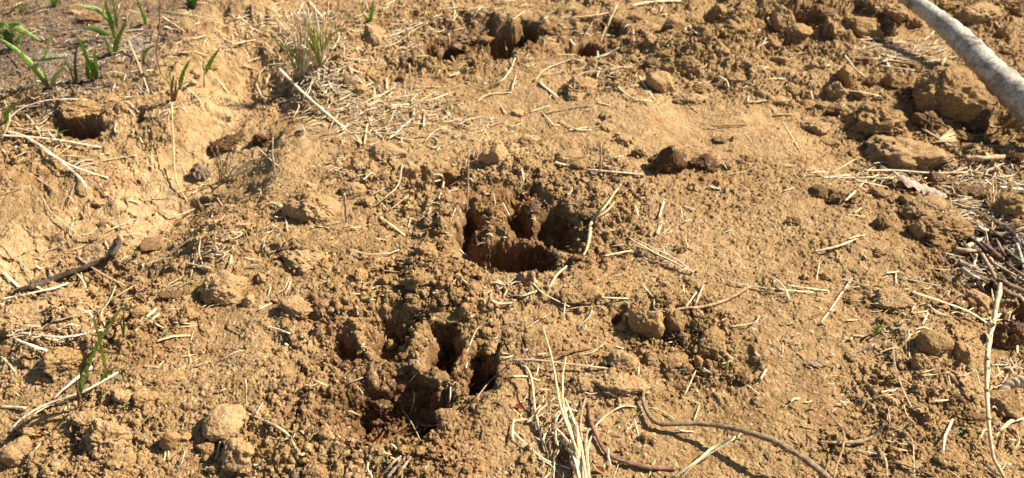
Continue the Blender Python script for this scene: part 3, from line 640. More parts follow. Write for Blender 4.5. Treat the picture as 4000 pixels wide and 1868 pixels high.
def straw(k, w, c, pts, flags='', label=None):
    pts = [cr(k, *p) for p in pts]; g = random.Random(int(pts[0][0]*31+pts[0][1]*17+pts[-1][0]))
    w = w*.5*1.02
    if 'u' in flags:                                  # standing: last point is the foot, first is the free tip
        foot = G(*pts[-1]); P = [np.array(at_y(X, Y, foot.y + (.004 if i == 0 else .002)*0)) for i, (X, Y) in enumerate(pts[:-1])]
        foot = np.array(foot) - [0, 0, .004]; S = spline(P + [foot], 7); rr = w/2*pxm(foot)
    else:
        lift = [.0012]*len(pts); lift[g.choice((0, -1))] = -.0016
        if 'l' in flags: lift = [.006 if 0 < i < len(pts)-1 else .001 for i in range(len(pts))]
        if 'A' in flags: lift = [.018]+[.010]*(len(pts)-2)+[.001]
        if 'Z' in flags: lift = [.001]+[.010]*(len(pts)-2)+[.020]
        S, rr = path_on_soil(pts, w, lift, g)
    S = wob(S, g, rr*.45); n = len(S)
    taper = np.ones(n); 
    if 't' in flags: taper = np.linspace(.45, 1, n)
    elif 'T' in flags: taper = np.linspace(1, .35, n)
    prof = rr*taper*np.array([g.uniform(.86, 1.1) for _ in range(n)])
    prof[0] *= .75; prof[-1] *= .75
    wood = c in 'bkr' or (c == 'd' and w > 7)
    flat = .85 if wood else g.choice([.35, .5, .7])
    geos = [tube_geo(S, prof, flat, 8 if w > 5 else 6)]
    if not wood and w > 4.2:                          # a split sheath along the stem
        geos.append(tube_geo(S[:max(3, n//2)] + np.array([rr*.5, rr*.3, rr*.35]), prof[:max(3, n//2)]*np.linspace(.7, .3, max(3, n//2)), .3, 5))
    nm = 'twig' if wood and w > 2.6 else 'straw'
    o = fib_obj(nm, geos, MAT_WOOD if wood else MAT_STRAW, vary(FC[c], g))
    ln = float(np.linalg.norm(np.diff(S, axis=0), axis=1).sum())
    lw = 'tiny' if ln < .018 else 'short' if ln < .04 else 'long' if ln > .085 else 'medium'
    d0 = math.degrees(math.atan2(-(pts[-1][1]-pts[0][1]), pts[-1][0]-pts[0][0])) % 180
    orient = 'crosswise' if d0 < 18 or d0 > 162 else 'lengthwise' if 68 < d0 < 112 else 'right-leaning' if d0 < 90 else 'left-leaning'
    shape = 'upright' if 'u' in flags else 'straight' if len(pts) == 2 else 'bent'
    if label: used_labels[label] = 1
    else:
        mx, my = pts[len(pts)//2] if len(pts) > 2 else ((pts[0][0]+pts[1][0])/2, (pts[0][1]+pts[1][1])/2)
        label = autolabel(f"{lw} {shape} {FL[c]} {nm}", mx, my, alts=(f"{lw} {orient} {FL[c]} {nm}",))
    return tag(o, label, nm, 'loose pieces of straw on the soil' if nm == 'straw' else 'small twigs on the soil')
DATA = """1 11 w l 40,600 110,545 220,508 330,498 445,503
1 13 w l 0,680 150,690 300,705 420,725 510,740
1 13 w l 30,660 130,690 250,770 350,850 420,920 435,985
1 11 w l 130,690 260,780 400,850 545,895
1 5 d - 410,860 370,940 340,1035
1 12 d - 180,895 270,955
1 7 d - 195,960 250,1060 340,1140 410,1200
1 6 s - 435,825 560,800 690,780
1 7 s - 645,200 700,330 750,470
1 8 s - 1085,390 1150,465
1 6 d - 745,1000 880,990
1 9 s l 800,1055 880,1085 980,1050
1 9 s - 1085,1010 1065,1095
1 8 d - 1090,990 1120,1040
1 9 s - 810,80 930,160
1 8 s - 625,155 720,148
1 10 d - 20,50 70,28 110,10
1 8 d - 740,50 900,70 1110,100
1 6 b - 25,265 100,340 150,420
1 12 b - 340,400 380,470
1 7 d - 600,235 710,295
1 12 s - 1155,225 1288,200
1 8 s - 1215,320 1288,350
1 8 s - 965,975 1025,925
1 6 s - 1000,910 1060,905
1 7 s - 540,1160 700,1095
1 6 d - 0,985 120,940
1 5 s - 940,440 1000,500 1030,560
1 5 d - 915,835 940,890
1 7 s - 20,505 50,600 10,700
1 9 s - 130,575 220,680
1 8 s - 60,640 180,665
1 7 d - 860,60 1000,95
1 6 s - 0,870 60,920
1 7 s - 700,690 720,720
1 8 s - 620,790 650,800
2 14 w l 115,345 220,450 330,550 450,650
2 11 s u 85,695 84,780 92,880
2 9 s - 0,740 110,835
2 14 s - 485,655 530,725
2 11 s - 592,560 560,640 545,725
2 18 w l 780,605 665,700
2 12 s - 635,660 730,630
2 10 s - 600,205 720,165 840,115
2 9 d - 580,245 700,220 800,150 865,115
2 8 s - 660,175 730,215
2 9 s - 400,270 470,295 560,305
2 10 s - 455,235 540,255
2 10 s - 420,180 400,230 365,280
2 9 s u 770,320 778,460
2 10 s - 590,500 700,440
2 14 s - 655,390 660,450
2 9 s - 490,590 540,565
2 8 s - 720,490 800,475
2 14 s - 660,535 770,525
2 10 s - 780,510 810,475
2 7 s - 445,630 600,600
2 10 s - 370,640 430,540
2 8 d - 270,370 330,450 410,530
2 9 s - 290,395 360,365
2 6 s - 250,610 320,560
2 10 s - 0,420 50,530
2 8 d - 40,150 110,170 180,185
2 10 s - 95,90 150,150
2 9 s - 160,125 240,140
2 9 s - 240,170 310,245 400,330
2 8 s - 240,10 200,90
2 12 s - 260,0 345,100
2 7 d - 365,770 460,765 545,755
2 8 s - 500,885 595,870
2 8 s - 580,868 540,905
2 6 b - 340,895 430,850 490,840
2 9 s A 735,825 715,925 670,975 585,1045
2 8 s - 585,960 620,1010 660,1055
2 8 d - 675,1055 770,980
2 14 s - 620,1090 680,1130 750,1185
2 7 s - 765,1145 780,1095
2 7 r - 660,965 810,970
2 13 s u 440,975 450,1060 455,1120
2 10 s - 115,1020 140,1070 160,1165
2 8 b - 415,1000 500,985 580,955
2 7 s - 300,1135 400,1155
2 7 b - 295,1105 400,1155 555,1175
2 12 s l 888,878 935,885 942,930 920,1000
2 10 s - 890,915 930,905
2 8 s u 1070,740 1067,900 1060,1060
2 6 s - 1045,845 1065,795
2 7 s - 970,940 1030,905
2 7 s - 820,1110 880,1065
2 6 s - 895,1000 870,1060
2 9 s - 840,1012 925,1025
2 9 s - 1240,1020 1288,1110
2 6 s - 980,1110 1005,1045
2 6 s - 1195,975 1205,1030
2 7 s - 850,710 900,660 960,640
2 7 s - 895,685 920,720
2 9 s - 935,605 980,570
2 6 d - 1050,575 1180,600
2 9 s - 1155,640 1195,585
2 9 s - 1230,535 1260,575
2 6 s - 1145,640 1175,700
2 9 s - 980,280 1020,345
2 12 s u 968,170 972,240
2 8 s - 1115,510 1170,475 1288,465
2 10 s l 1175,435 1240,400 1288,340
2 6 s - 1050,410 1160,440
2 10 s - 970,385 1025,365
2 8 s - 990,0 1000,60 990,105
2 8 s - 990,105 1025,60
2 9 s - 640,30 700,0
2 18 d - 795,550 785,610
2 11 s - 850,560 842,640
2 9 s - 700,690 790,705
2 7 s - 120,165 230,260
2 6 d - 60,420 130,450
2 8 s - 320,470 380,510
2 7 s - 420,560 560,545
2 8 s - 580,640 640,700
3 9 s - 0,100 65,55
3 9 s - 115,405 170,350 290,300
3 16 s - 135,410 230,490
3 9 s - 0,340 15,290
3 9 s - 85,565 190,530
3 7 d - 160,570 280,545 400,530
3 7 s - 145,560 210,630
3 9 s - 515,420 600,490 700,510
3 12 s - 640,385 715,500
3 8 s - 425,515 500,535
3 9 s - 235,605 320,650 400,655
3 9 s - 280,655 380,640
3 14 w - 215,815 268,830
3 11 s u 447,725 445,870
3 11 s - 370,852 520,865 660,878
3 8 s - 435,825 545,850
3 8 s - 45,840 60,910
3 8 d - 60,895 40,960
3 12 s - 765,1005 740,1095
3 18 s - 750,1115 730,1178
3 5 s - 705,1122 765,1125
3 6 s - 800,1140 755,1178
3 13 s - 620,1035 635,1085
3 4 b - 605,1078 680,1095
3 6 s - 850,1040 860,1110
3 9 s - 860,1038 920,1055
3 8 s - 870,1115 905,1105
3 14 s - 990,940 1050,950
3 7 s - 1060,815 1080,850
3 10 s - 510,790 560,785
3 7 d - 970,640 1090,660
3 6 b - 1000,635 1130,630 1240,630
3 6 d - 1170,665 1205,715
3 8 s - 900,540 950,555
3 10 s - 1035,380 1080,405 1090,440
3 8 s - 1190,480 1195,510 1280,505
3 8 s - 610,150 615,210
3 9 s A 530,20 490,110 455,205
3 7 d A 520,40 480,120 445,215
3 14 g - 380,300 470,275 540,240
3 10 w - 430,255 435,290
3 10 s - 220,275 310,275
3 16 s - 595,30 700,10 850,5
3 14 w - 890,130 930,168
3 8 s - 875,140 865,180
3 8 s - 760,10 745,60
3 14 s - 290,200 315,230
3 8 d - 405,110 360,190
3 7 s - 1215,245 1288,210
3 8 s - 1280,190 1250,240
3 8 s - 290,90 420,75 500,60
3 5 d - 640,340 615,395
3 4 b - 735,530 800,485
3 12 d - 780,480 810,410
3 8 s - 20,380 0,450
3 8 d - 200,140 300,60
3 7 s - 560,300 620,330
3 6 s - 10,760 60,740
4 7 s - 75,615 115,680 155,750
4 8 s - 190,440 225,425
4 10 w - 340,370 400,385
4 9 s - 310,875 440,800
4 12 s - 270,895 415,880
4 10 s - 330,895 500,895 640,900
4 13 s - 480,858 640,858 820,870 1000,868
4 15 s - 1010,860 1120,885 1200,920
4 12 s - 385,1010 440,960
4 12 s - 455,945 500,895
4 4 b l 145,885 240,810 310,760
4 12 d - 770,645 860,695 925,735
4 17 w - 1165,940 1288,952
4 10 s A 1090,905 1130,940 1135,985
4 12 s - 1095,770 1170,880
4 28 d - 990,800 1100,795 1240,785
4 11 s - 1100,805 1165,800
4 8 d - 920,735 1100,735 1288,735
4 9 s - 920,940 1030,895 1080,880
4 7 s - 960,1000 1090,1000
4 9 d - 900,1010 1000,1040 1080,1050
4 14 w - 1180,1095 1205,1050
4 12 s - 1045,1110 1100,1150
4 8 s - 435,1070 470,1045
4 8 s - 390,1080 490,1090
4 8 s - 400,1200 490,1180
4 7 s - 80,960 130,945
4 13 d - 380,275 440,350 490,390
4 10 s - 430,115 470,180 560,190
4 12 s - 440,200 560,195
4 10 d - 470,215 600,225
4 10 s - 555,270 700,300 830,310
4 13 b - 600,255 760,280 900,330
4 12 b - 550,300 700,320 850,340
4 13 b - 640,290 800,300 960,345
4 12 d - 700,320 900,350 990,350
4 10 g - 560,330 700,350 800,360
4 9 d - 620,240 700,280 770,320
4 15 s - 830,160 780,205
4 12 s - 890,290 860,355
4 14 w - 570,310 625,300
4 12 w - 600,300 610,340
4 9 s l 390,455 480,465 570,485
4 8 s - 480,45 560,35
4 14 s - 0,90 15,130
4 9 s - 215,460 225,500
4 9 d - 30,575 150,575
4 8 s - 0,395 90,398
4 13 s - 280,335 310,325
4 6 d - 950,690 1100,675
4 9 s - 1000,470 1080,470
4 9 s - 800,850 825,800
4 10 s - 830,835 875,790
4 8 s - 85,770 115,755
4 8 s - 1140,110 1200,180
4 7 s - 940,560 1010,600
4 7 s - 1210,560 1288,570
4 6 d - 620,990 720,1010
5 14 w l 0,305 150,275 260,250 345,220
5 11 d l 385,88 500,165 630,235
5 11 s - 375,165 415,200 440,260
5 6 d - 0,25 100,110 175,205
5 10 d - 760,138 850,75 955,0
5 8 s l 1010,0 1000,60 1020,125
5 16 d - 935,120 1060,148
5 9 s - 840,235 915,190
5 6 s - 780,235 860,235 915,215
5 6 d - 850,310 900,240 1000,200
5 8 s l 585,225 550,310 510,370 530,440
5 11 s - 705,388 770,420 830,450
5 20 s - 735,395 785,350
5 18 s - 760,408 800,375
5 9 s - 835,355 915,350
5 6 s - 1010,345 1130,290
5 5 s - 1030,370 1050,340 1110,325
5 8 s - 870,420 930,425 990,430
5 7 s - 905,440 985,437
5 13 s - 785,515 870,490 960,485
5 8 s - 960,510 975,460
5 15 w l 10,470 120,520 260,570
5 14 w l 95,470 250,490 350,490 520,455
5 12 d - 270,415 385,380
5 12 s - 0,585 80,670
5 9 d - 35,735 100,790
5 7 d - 125,820 250,755
5 18 s - 0,845 130,850
5 19 w l 270,805 360,720 465,640
5 17 w l 45,970 120,895 250,825 430,760 595,670
5 11 s l 55,972 150,895 260,830 420,770
5 12 s - 315,885 335,830
5 9 s - 945,560 960,620
5 10 s - 720,640 800,645
5 8 s - 800,640 825,612
5 9 d - 830,615 910,640
5 9 d - 1105,612 1180,570 1228,560
5 5 s - 975,615 1025,590
5 12 d - 980,640 1060,610
5 5 d - 665,985 770,865
5 15 s u 1236,705 1236,830
5 9 s - 825,1120 835,1060
5 8 s - 850,1115 845,1060
5 5 s l 895,1170 920,1110 930,1060
5 10 s - 1085,1110 1110,1010
5 6 s - 415,988 445,1002
5 8 s - 170,1065 205,1025
5 10 s - 210,1165 260,1160
5 12 g - 1155,130 1165,80
5 13 g - 1050,78 1150,80
5 14 w - 10,170 50,200 100,250
5 9 s - 525,0 545,50
5 8 d - 960,190 980,90
6 11 s l 460,50 560,75 660,70 720,52
6 9 s - 715,100 755,108
6 9 s - 165,195 130,285
6 7 s - 175,212 148,280
6 8 s - 60,290 75,240
6 10 s - 10,355 85,320
6 12 s - 50,440 110,455 170,475
6 12 s - 1010,180 1065,225
6 5 s - 985,230 1010,195
6 8 s A 1190,410 1115,450 1060,570
6 9 s - 770,540 825,635
6 9 d l 1105,805 1180,715 1288,620
6 7 d l 1112,795 1190,702 1288,645
6 8 s l 980,725 975,800 960,850
6 8 d - 910,740 975,720
6 10 s - 960,850 985,857
6 8 s - 1055,650 1065,620
6 7 d - 475,718 555,690
6 8 d - 510,740 540,780
6 13 d l 450,885 475,865 525,890
6 13 d - 345,930 425,1000
6 14 b - 700,975 770,925
6 11 r - 605,1035 648,965
6 6 s l 735,860 780,920 825,1010
6 4 d - 800,810 770,890
6 7 d - 830,935 880,940 930,930
6 9 s - 600,1058 690,1088
6 10 s - 575,1090 560,1150 585,1200
6 9 s - 0,880 35,820
6 12 d - 300,715 360,740
6 13 s l 1182,260 1190,310 1240,325 1288,320
6 8 s - 1190,270 1260,230
6 9 s - 1245,290 1285,225
6 6 s - 640,158 690,163
7 12 s l 185,245 225,180 275,135
7 8 s - 870,0 885,45
7 8 s - 100,215 160,275 290,340
7 11 s - 0,285 60,285 125,260
7 10 s l 410,275 460,295 590,300
7 8 s - 490,350 515,322
7 9 d - 245,362 300,350 380,338
7 8 d - 70,450 130,410 200,370
7 9 s - 268,320 262,380
7 7 s l 335,440 380,400 403,362
7 9 s - 650,225 710,290
7 8 d - 715,300 720,350 770,365
7 9 s - 865,350 930,265
7 11 d - 920,330 965,230
7 9 d - 1020,170 1100,215 1195,235 1288,248
7 8 s l 1095,440 1180,430 1225,415 1245,385
7 5 s - 1060,420 1090,480
7 4 b l 1090,490 1160,485
7 6 s - 910,195 950,185
7 10 s - 860,230 868,270
7 10 b l 120,605 250,575 400,550
7 10 d - 340,580 400,570 465,525
7 12 s l 0,610 120,610 300,630 520,655
7 12 s - 0,690 80,690 140,715
7 11 s - 410,950 470,890 560,840 655,850
7 7 s - 655,850 730,855 820,905
7 10 s - 0,965 80,1040 170,1110 290,1155
7 9 s - 130,1100 200,1140 250,1200
7 7 s - 615,900 630,960 650,1050
7 10 s - 520,540 560,552
7 7 s - 515,660 550,725
7 8 s - 640,620 635,690
7 8 s - 925,660 865,790
7 10 s - 840,785 945,830
7 9 s - 945,830 915,915
7 8 s - 720,1110 685,1200
7 15 s Z 810,1200 920,1120 1020,1040 1125,995
7 10 s Z 845,1202 950,1110 1120,1003
7 11 s - 1165,725 1245,780
7 12 s - 1250,705 1280,655
7 8 s - 830,960 920,970
7 5 s - 540,1120 510,1200
8 13 s l 230,65 340,38 440,0
8 6 d - 645,45 700,50 740,80
8 8 s - 465,65 495,95
8 6 s l 260,110 240,235
8 6 d - 360,105 415,180
8 10 s - 425,195 350,300 265,420
8 14 d - 265,420 290,440
8 11 s - 0,248 100,258 230,268
8 10 s - 90,232 200,248 308,262
8 10 s l 20,190 80,240 110,310
8 6 s - 420,245 505,230
8 9 s - 590,170 670,162
8 9 s - 642,165 645,225
8 9 g - 650,195 740,210 855,235
8 9 s - 655,323 745,328
8 10 s - 718,365 740,330
8 10 s - 725,372 820,362
8 11 s - 775,435 805,370
8 14 s l 720,265 830,300 1000,360 1100,420
8 15 r - 835,345 880,320 925,300
8 18 w - 975,230 1085,220
8 9 s - 885,185 945,195
8 12 w A 530,530 470,560 405,578
8 7 d l 80,505 160,530
8 5 s - 75,520 70,600
8 10 d A 690,455 695,560
8 9 s - 708,455 712,600
8 9 d l 625,520 640,640 680,760 725,850
8 8 d - 640,680 735,745
8 8 s - 615,450 685,448
8 7 s - 910,460 980,495 1030,530
8 8 s - 775,687 860,682
8 6 s - 905,670 920,745
8 8 d - 830,725 905,780
8 10 s - 830,815 925,808
8 13 s l 880,1075 890,1000 930,905
8 6 s - 675,810 700,890 745,930
8 5 s l 605,850 612,910 605,970
8 6 d - 380,720 430,770 495,800
8 11 s - 500,1060 525,1042
8 8 g - 422,1058 520,1075 628,1092
8 9 b - 525,1100 700,1140 850,1200
8 12 d l 555,1050 590,1110 600,1200
8 6 s l 730,1030 738,1200
8 28 s - 1090,1145 1170,1200
8 8 d - 885,1145 960,1200
8 20 s l 1160,965 1220,920 1288,900
8 9 s - 590,1015 700,1035
8 7 s - 980,690 1050,655
8 7 s - 1045,655 1070,740
8 8 s - 1010,360 1060,335 1110,335
8 8 s - 1020,650 1040,665
8 9 s - 1115,635 1210,630"""
for ln_ in DATA.split('\n'):
    a = ln_.split(); k, w, c, fl = int(a[0]), float(a[1]), a[2], a[3].replace('-', '')
    straw(k, w, c, [tuple(float(q) for q in p.split(',')) for p in a[4:]], fl)
# ------------------------------------------------------------------ larger sticks, stalks and roots
def wpts(pts, lifts=(.001,)):
    out = []
    for i, (X, Y) in enumerate(pts):
        l = lifts[i] if i < len(lifts) else lifts[-1]; out.append(np.array(G(X, Y, l)))
    return out
def stick(name, pts, widths, color, mat, lifts=(.001,), label=None, cat=None, parent=None, sides=10, flat=.9, knob=.12, seed=1, n=8, group=None, wobk=.12):
    P = wpts(pts, lifts); S = spline(P, n); g = random.Random(seed)
    m = sum(pxm(p) for p in P)/len(P)
    w = np.interp(np.linspace(0, 1, len(S)), np.linspace(0, 1, len(widths)), widths)*m/2
    w = w*np.array([1+g.uniform(-knob, knob) for _ in range(len(S))]); w[0] *= .8; w[-1] *= .8
    S = wob(S, g, float(w.mean())*wobk*3)
    geo = tube_geo(S, w, flat, sides)
    if sides >= 10:                                   # lumpy, scarred bark
        V, F, U_ = geo; ctr = np.repeat(S, sides, 0); b_ = V[:-2].astype(f32); rr_ = float(w.mean())
        k_ = 1 + .16*vnoise3(b_, .55/rr_, seed) + .12*vnoise3(b_, 1.6/rr_, seed+1); V = np.concatenate([ctr+(b_-ctr)*k_[:, None], V[-2:]]); geo = (V, F, U_)
    o = fib_obj(name, [geo], mat, color, parent)
    if label: used_labels[label] = 1; tag(o, label, cat or name.replace('_', ' '), group)
    return o
# mottled pale bark of the big branch
def barkmat():
    m, nt, bs = newmat('pale_bark'); co = N(nt, 'ShaderNodeNewGeometry').outputs['Position']
    c = ramp(nt, noise(nt, co, 38, 6, .65), [(.30, (.11, .075, .045)), (.42, (.27, .225, .165)), (.55, (.47, .42, .32)), (.74, (.34, .30, .235))])
    c = mul(nt, c, ramp(nt, noise(nt, co, 190, 5, .7), [(.32, (.45, .38, .28)), (.5, (1, 1, 1)), (.7, (1.15, 1.15, 1.12))]))
    nt.links.new(c, bs.inputs['Base Color']); bs.inputs['Roughness'].default_value = .72; bs.inputs['Specular IOR Level'].default_value = .3
    bp = N(nt, 'ShaderNodeBump'); bp.inputs['Distance'].default_value = .003; bp.inputs['Strength'].default_value = .7
    nt.links.new(noise(nt, co, 120, 6, .7), bp.inputs['Height']); nt.links.new(bp.outputs[0], bs.inputs['Normal']); return m
MAT_BARK = barkmat()
bpx = [cr(4, *p) for p in ((610, -110), (680, -32), (780, 45), (900, 135), (1000, 228), (1110, 345), (1235, 462), (1330, 545), (1480, 665))]
P = wpts(bpx, (.050, .050, .050, .048, .046, .044, .042, .042, .042)); S = spline(P, 14); g = random.Random(4)
m_ = np.array([pxm(p) for p in S]); wd = np.interp(np.linspace(0, 1, len(S)), np.linspace(0, 1, 9), [36, 38, 42, 52, 60, 66, 76, 80, 90])*m_/2
wd *= np.array([1+.05*math.sin(i*.9)+g.uniform(-.03, .03) for i in range(len(S))])
V, F, U_ = tube_geo(S, wd, .97, 28)
V = V.astype(f32); ctr = np.repeat(S, 28, 0); body = V[:-2]; dv = body-ctr
body = ctr + dv*(1 + .09*vnoise3(body, 18, 4) + .05*vnoise3(body, 45, 5) + .03*vnoise3(body, 110, 6))[:, None]; V = np.concatenate([body, V[-2:]])
fib = fib_obj('branch', [(V, F, U_)], MAT_BARK, (1, 1, 1), origin=S[len(S)//2])
tag(fib, 'thick pale grey branch lying across the top right corner', 'branch'); used_labels[fib['label']] = 1
tw = stick('side_twig', [cr(4, *p) for p in ((1272, 540), (1235, 590), (1180, 640), (1095, 630))], [9, 6, 4], (.40, .33, .24), MAT_WOOD, (.030, .018, .004, .001), parent=fib, sides=8)
ft = stick('forked_twig', [cr(5, *p) for p in ((75, 270), (165, 238), (260, 203), (400, 152), (500, 112), (570, 75), (600, 20), (592, -15))], [15, 17, 16, 15, 13, 13, 9, 6], (.085, .058, .042), MAT_WOOD,
      (.004, .005, .006, .006, .006, .006, .006, .004), 'charred forked twig lying on the pale cracked mud at left', 'twig', knob=.16, seed=3)
stick('side_branch', [cr(5, *p) for p in ((262, 205), (240, 185), (238, 145))], [9, 8, 11], (.085, .058, .042), MAT_WOOD, (.008, .012, .020), parent=ft, sides=8, seed=4)
stick('root', [(1650, 972), (1633, 974), (1618, 991), (1623, 1027), (1655, 1064), (1738, 1064), (1828, 1073), (1932, 1103), (1982, 1128), (2032, 1160), (2092, 1212), (2150, 1290)], [6, 8, 10, 11, 12, 13, 14, 16, 17, 17, 18, 18], (.27, .185, .105), MAT_WOOD,
      (.001, .002, .004, .006, .008, .014, .020, .024, .024, .022, .020, .020), 'thick curved brown root arching above the soil at the bottom right', 'root', knob=.13, seed=5, sides=14, wobk=.05)
stick('root', [cr(7, *p) for p in ((385, 825), (395, 920), (440, 1020), (490, 1090), (600, 1130), (700, 1150), (822, 1155))], [12, 11, 10, 10, 11, 12, 11], (.25, .135, .078), MAT_WOOD,
      (.001, .003, .004, .003, .003, .003, .002), 'reddish bent root right of the big straw clump', 'root', knob=.12, seed=6, sides=12, wobk=.08)
pr = stick('root', [cr(6, *p) for p in ((-40, 880), (0, 895), (100, 940), (170, 990), (215, 1075), (245, 1082))], [6, 7, 8, 7, 8, 9], (.50, .37, .20), MAT_WOOD,
      (.002, .003, .005, .004, .002), 'pale branched root in the left foreground beside the slanted stone', 'root', knob=.14, seed=7)
stick('side_root', [cr(6, *p) for p in ((172, 990), (185, 1000), (196, 978))], [4, 3], (.50, .37, .20), MAT_WOOD, (.005, .006, .010), parent=pr, sides=6)
stick('side_root', [cr(6, *p) for p in ((165, 1000), (140, 1008), (120, 1000))], [4, 2], (.50, .37, .20), MAT_WOOD, (.004, .004, .003), parent=pr, sides=6)
fs = stick('forked_stalk', [(1562, 463), (1548, 484), (1519, 524), (1490, 556), (1484, 592), (1476, 626), (1462, 650)], [6, 6, 7, 10, 10, 8, 4], (.50, .36, .19), MAT_STRAW,
      (.012, .010, .006, .004, .003, .002, .001), 'forked pale stalk on the right rim of the middle paw print', 'stalk', seed=8, knob=.15)
stick('side_stalk', [(1545, 508), (1530, 528), (1510, 542), (1492, 554)], [5, 7, 7], (.48, .35, .18), MAT_STRAW, (.010, .006, .005, .005), parent=fs, sides=8)
stick('side_stalk', [(1546, 526), (1532, 537), (1514, 551)], [3, 4, 3], (.5, .38, .2), MAT_STRAW, (.010, .005, .003), parent=fs, sides=6)
kt = stick('knotted_twig', [cr(7, *p) for p in ((775, 362), (870, 348), (960, 340), (1080, 303), (1200, 238))], [4, 8, 8, 8, 9], (.36, .23, .12), MAT_WOOD,
      (.001, .002, .004, .004, .005), 'knotted brown twig pointing to the upper right, behind the joined clods', 'twig', seed=9)
ct = stick('curved_twig', [cr(8, *p) for p in ((258, 1020), (360, 1026), (470, 1015), (540, 980), (583, 932))], [6, 8, 11, 9, 5], (.42, .29, .16), MAT_WOOD,
      (.001, .004, .006, .010, .018), 'curved tan twig with a crossing stem near the bottom right', 'twig', seed=10)
stick('crossing_stem', [cr(8, *p) for p in ((288, 850), (330, 905), (378, 965), (376, 1050), (345, 1140), (330, 1205))], [5, 5, 6, 6, 5], (.33, .22, .12), MAT_WOOD, (.020, .014, .010, .010, .012, .014), parent=ct, sides=8)
# tall jointed stalk on the right
js = stick('jointed_stalk', [cr(8, *p) for p in ((1170, 222), (1152, 320), (1133, 420), (1112, 510), (1103, 600), (1100, 700), (1108, 900), (1130, 1080), (1165, 1160), (1195, 1215))], [10, 12, 14, 13, 12, 11, 9, 8, 9, 9], (.56, .43, .25), MAT_STRAW,
      (.060, .054, .048, .044, .040, .036, .026, .014, .010, .004), 'tall pale jointed stalk leaning up at the right edge', 'stalk', seed=11, knob=.10, wobk=.04)
jP = [(1172, 235), (1150, 340), (1135, 420), (1106, 590), (1100, 720), (1105, 850), (1128, 1060)]
for i, (x0, y0, x1, y1, l0, l1, w_) in enumerate(((1140, 400, 1188, 345, .048, .058, 6), (1128, 430, 1105, 385, .048, .054, 5), (1135, 330, 1125, 250, .054, .060, 5), (1155, 320, 1180, 250, .054, .058, 5),
     (1112, 520, 1092, 460, .044, .050, 7), (1104, 570, 1130, 480, .042, .048, 7), (1104, 700, 1118, 640, .036, .042, 6), (1130, 410, 1180, 405, .046, .046, 4), (1098, 640, 1108, 560, .038, .044, 9), (1108, 800, 1100, 740, .030, .034, 6))):
    stick('sheath', [cr(8, x0, y0), cr(8, (x0+x1)/2+2, (y0+y1)/2), cr(8, x1, y1)], [w_*1.5, w_*1.2, w_*.4], (.58, .45, .27), MAT_STRAW, (l0, (l0+l1)/2, l1), parent=js, sides=7, flat=.35, seed=i)
for x, y, l in ((1133, 425, .048), (1104, 600, .040), (1101, 760, .033), (1108, 900, .026), (1120, 1000, .019)):
    X, Y = cr(8, x, y); a = np.array(G(X, Y-3, l)); b_ = np.array(G(X, Y+3, l)); fib_obj('node', [tube_geo(spline([a, (a+b_)/2, b_], 3), np.interp(np.linspace(0, 1, 7), [0, .5, 1], [4.5, 7, 4.5])*pxm(a), 1, 9)], MAT_STRAW, (.42, .29, .15), js)
# ------------------------------------------------------------------ green and dry grasses
GC = {'y': (.42, .46, .10), 'g': (.24, .40, .06), 'l': (.42, .56, .17), 'd': (.13, .24, .045), 'p': (.20, .085, .085), 'o': (.145, .115, .035), 's': (.60, .47, .27), 'w': (.66, .57, .40), 't': (.42, .30, .15), 'b': (.24, .13, .06)}
def plant(name, label, cat, foot, blades, group=None, partname='blade', conv=lambda x, y: (x, y), lean=-.006, fat=1.15):
    fX, fY = conv(*foot); base = G(fX, fY); root = empty(name, base + Vector((0, 0, -.002)))
    g = random.Random(int(fX*3+fY)); used_labels[label] = 1
    for w, c, pts, *opt in blades:
        q = [conv(*p) for p in pts]; ln = opt[0] if opt else lean
        b0 = G(*q[0]) if math.hypot(q[0][0]-fX, q[0][1]-fY) > 3 and opt and opt[-1] == 'own' else at_y(q[0][0], q[0][1], base.y)
        P = [np.array(b0) - [0, 0, .003]]
        for i, p in enumerate(q[1:]): P.append(np.array(at_y(p[0], p[1], b0.y + (ln if isinstance(ln, float) else lean)*(i+1) + g.uniform(-.002, .002))))
        P = [np.array([p[0], p[1], max(p[2], float(gz(p[0], p[1]))-.002)]) for p in P]
        S = spline(P, 7); n = len(S); t = np.linspace(0, 1, n)
        wpx = conv(w, 0)[0]-conv(0, 0)[0]
        prof = wpx*pxm(b0)/2*fat*np.minimum(1, .45+2.2*t)*np.clip((1-t)**.55*1.15, .06, 1)
        if c in 'swtb': prof = wpx*pxm(b0)/2*fat*np.linspace(1, .5, n)
        o = fib_obj(partname if c not in 'swtb' else 'dry_blade', [tube_geo(S, prof, .14 if c not in 'swtb' else .45, 6, (g.uniform(-.4, .4), -.85, .5))], MAT_LEAF if c not in 'swtb' else MAT_STRAW, vary(GC[c], g, .12), root)
    return tag(root, label, cat, group)
Z = lambda x, y: (x*.2570, y*.2570)
GG = 'green grass seedlings on the left bank'
plant('grass_seedling', 'largest pale green grass seedling with long spread blades on the ash patch', 'grass', (478, 858), [
 (58, 'l', [(470, 850), (330, 660), (170, 500), (0, 375)]), (30, 'y', [(465, 850), (410, 780), (345, 690)]), (26, 'l', [(480, 850), (430, 700), (375, 590)]), (30, 'l', [(470, 850), (350, 700), (230, 560), (185, 300), (190, 215)]),
 (44, 'l', [(495, 855), (540, 750), (640, 640)]), (34, 'l', [(420, 560), (470, 440), (520, 300)]), (36, 'l', [(350, 575), (500, 572), (690, 562)]), (22, 'y', [(475, 850), (450, 760), (400, 600)])], GG, conv=Z)
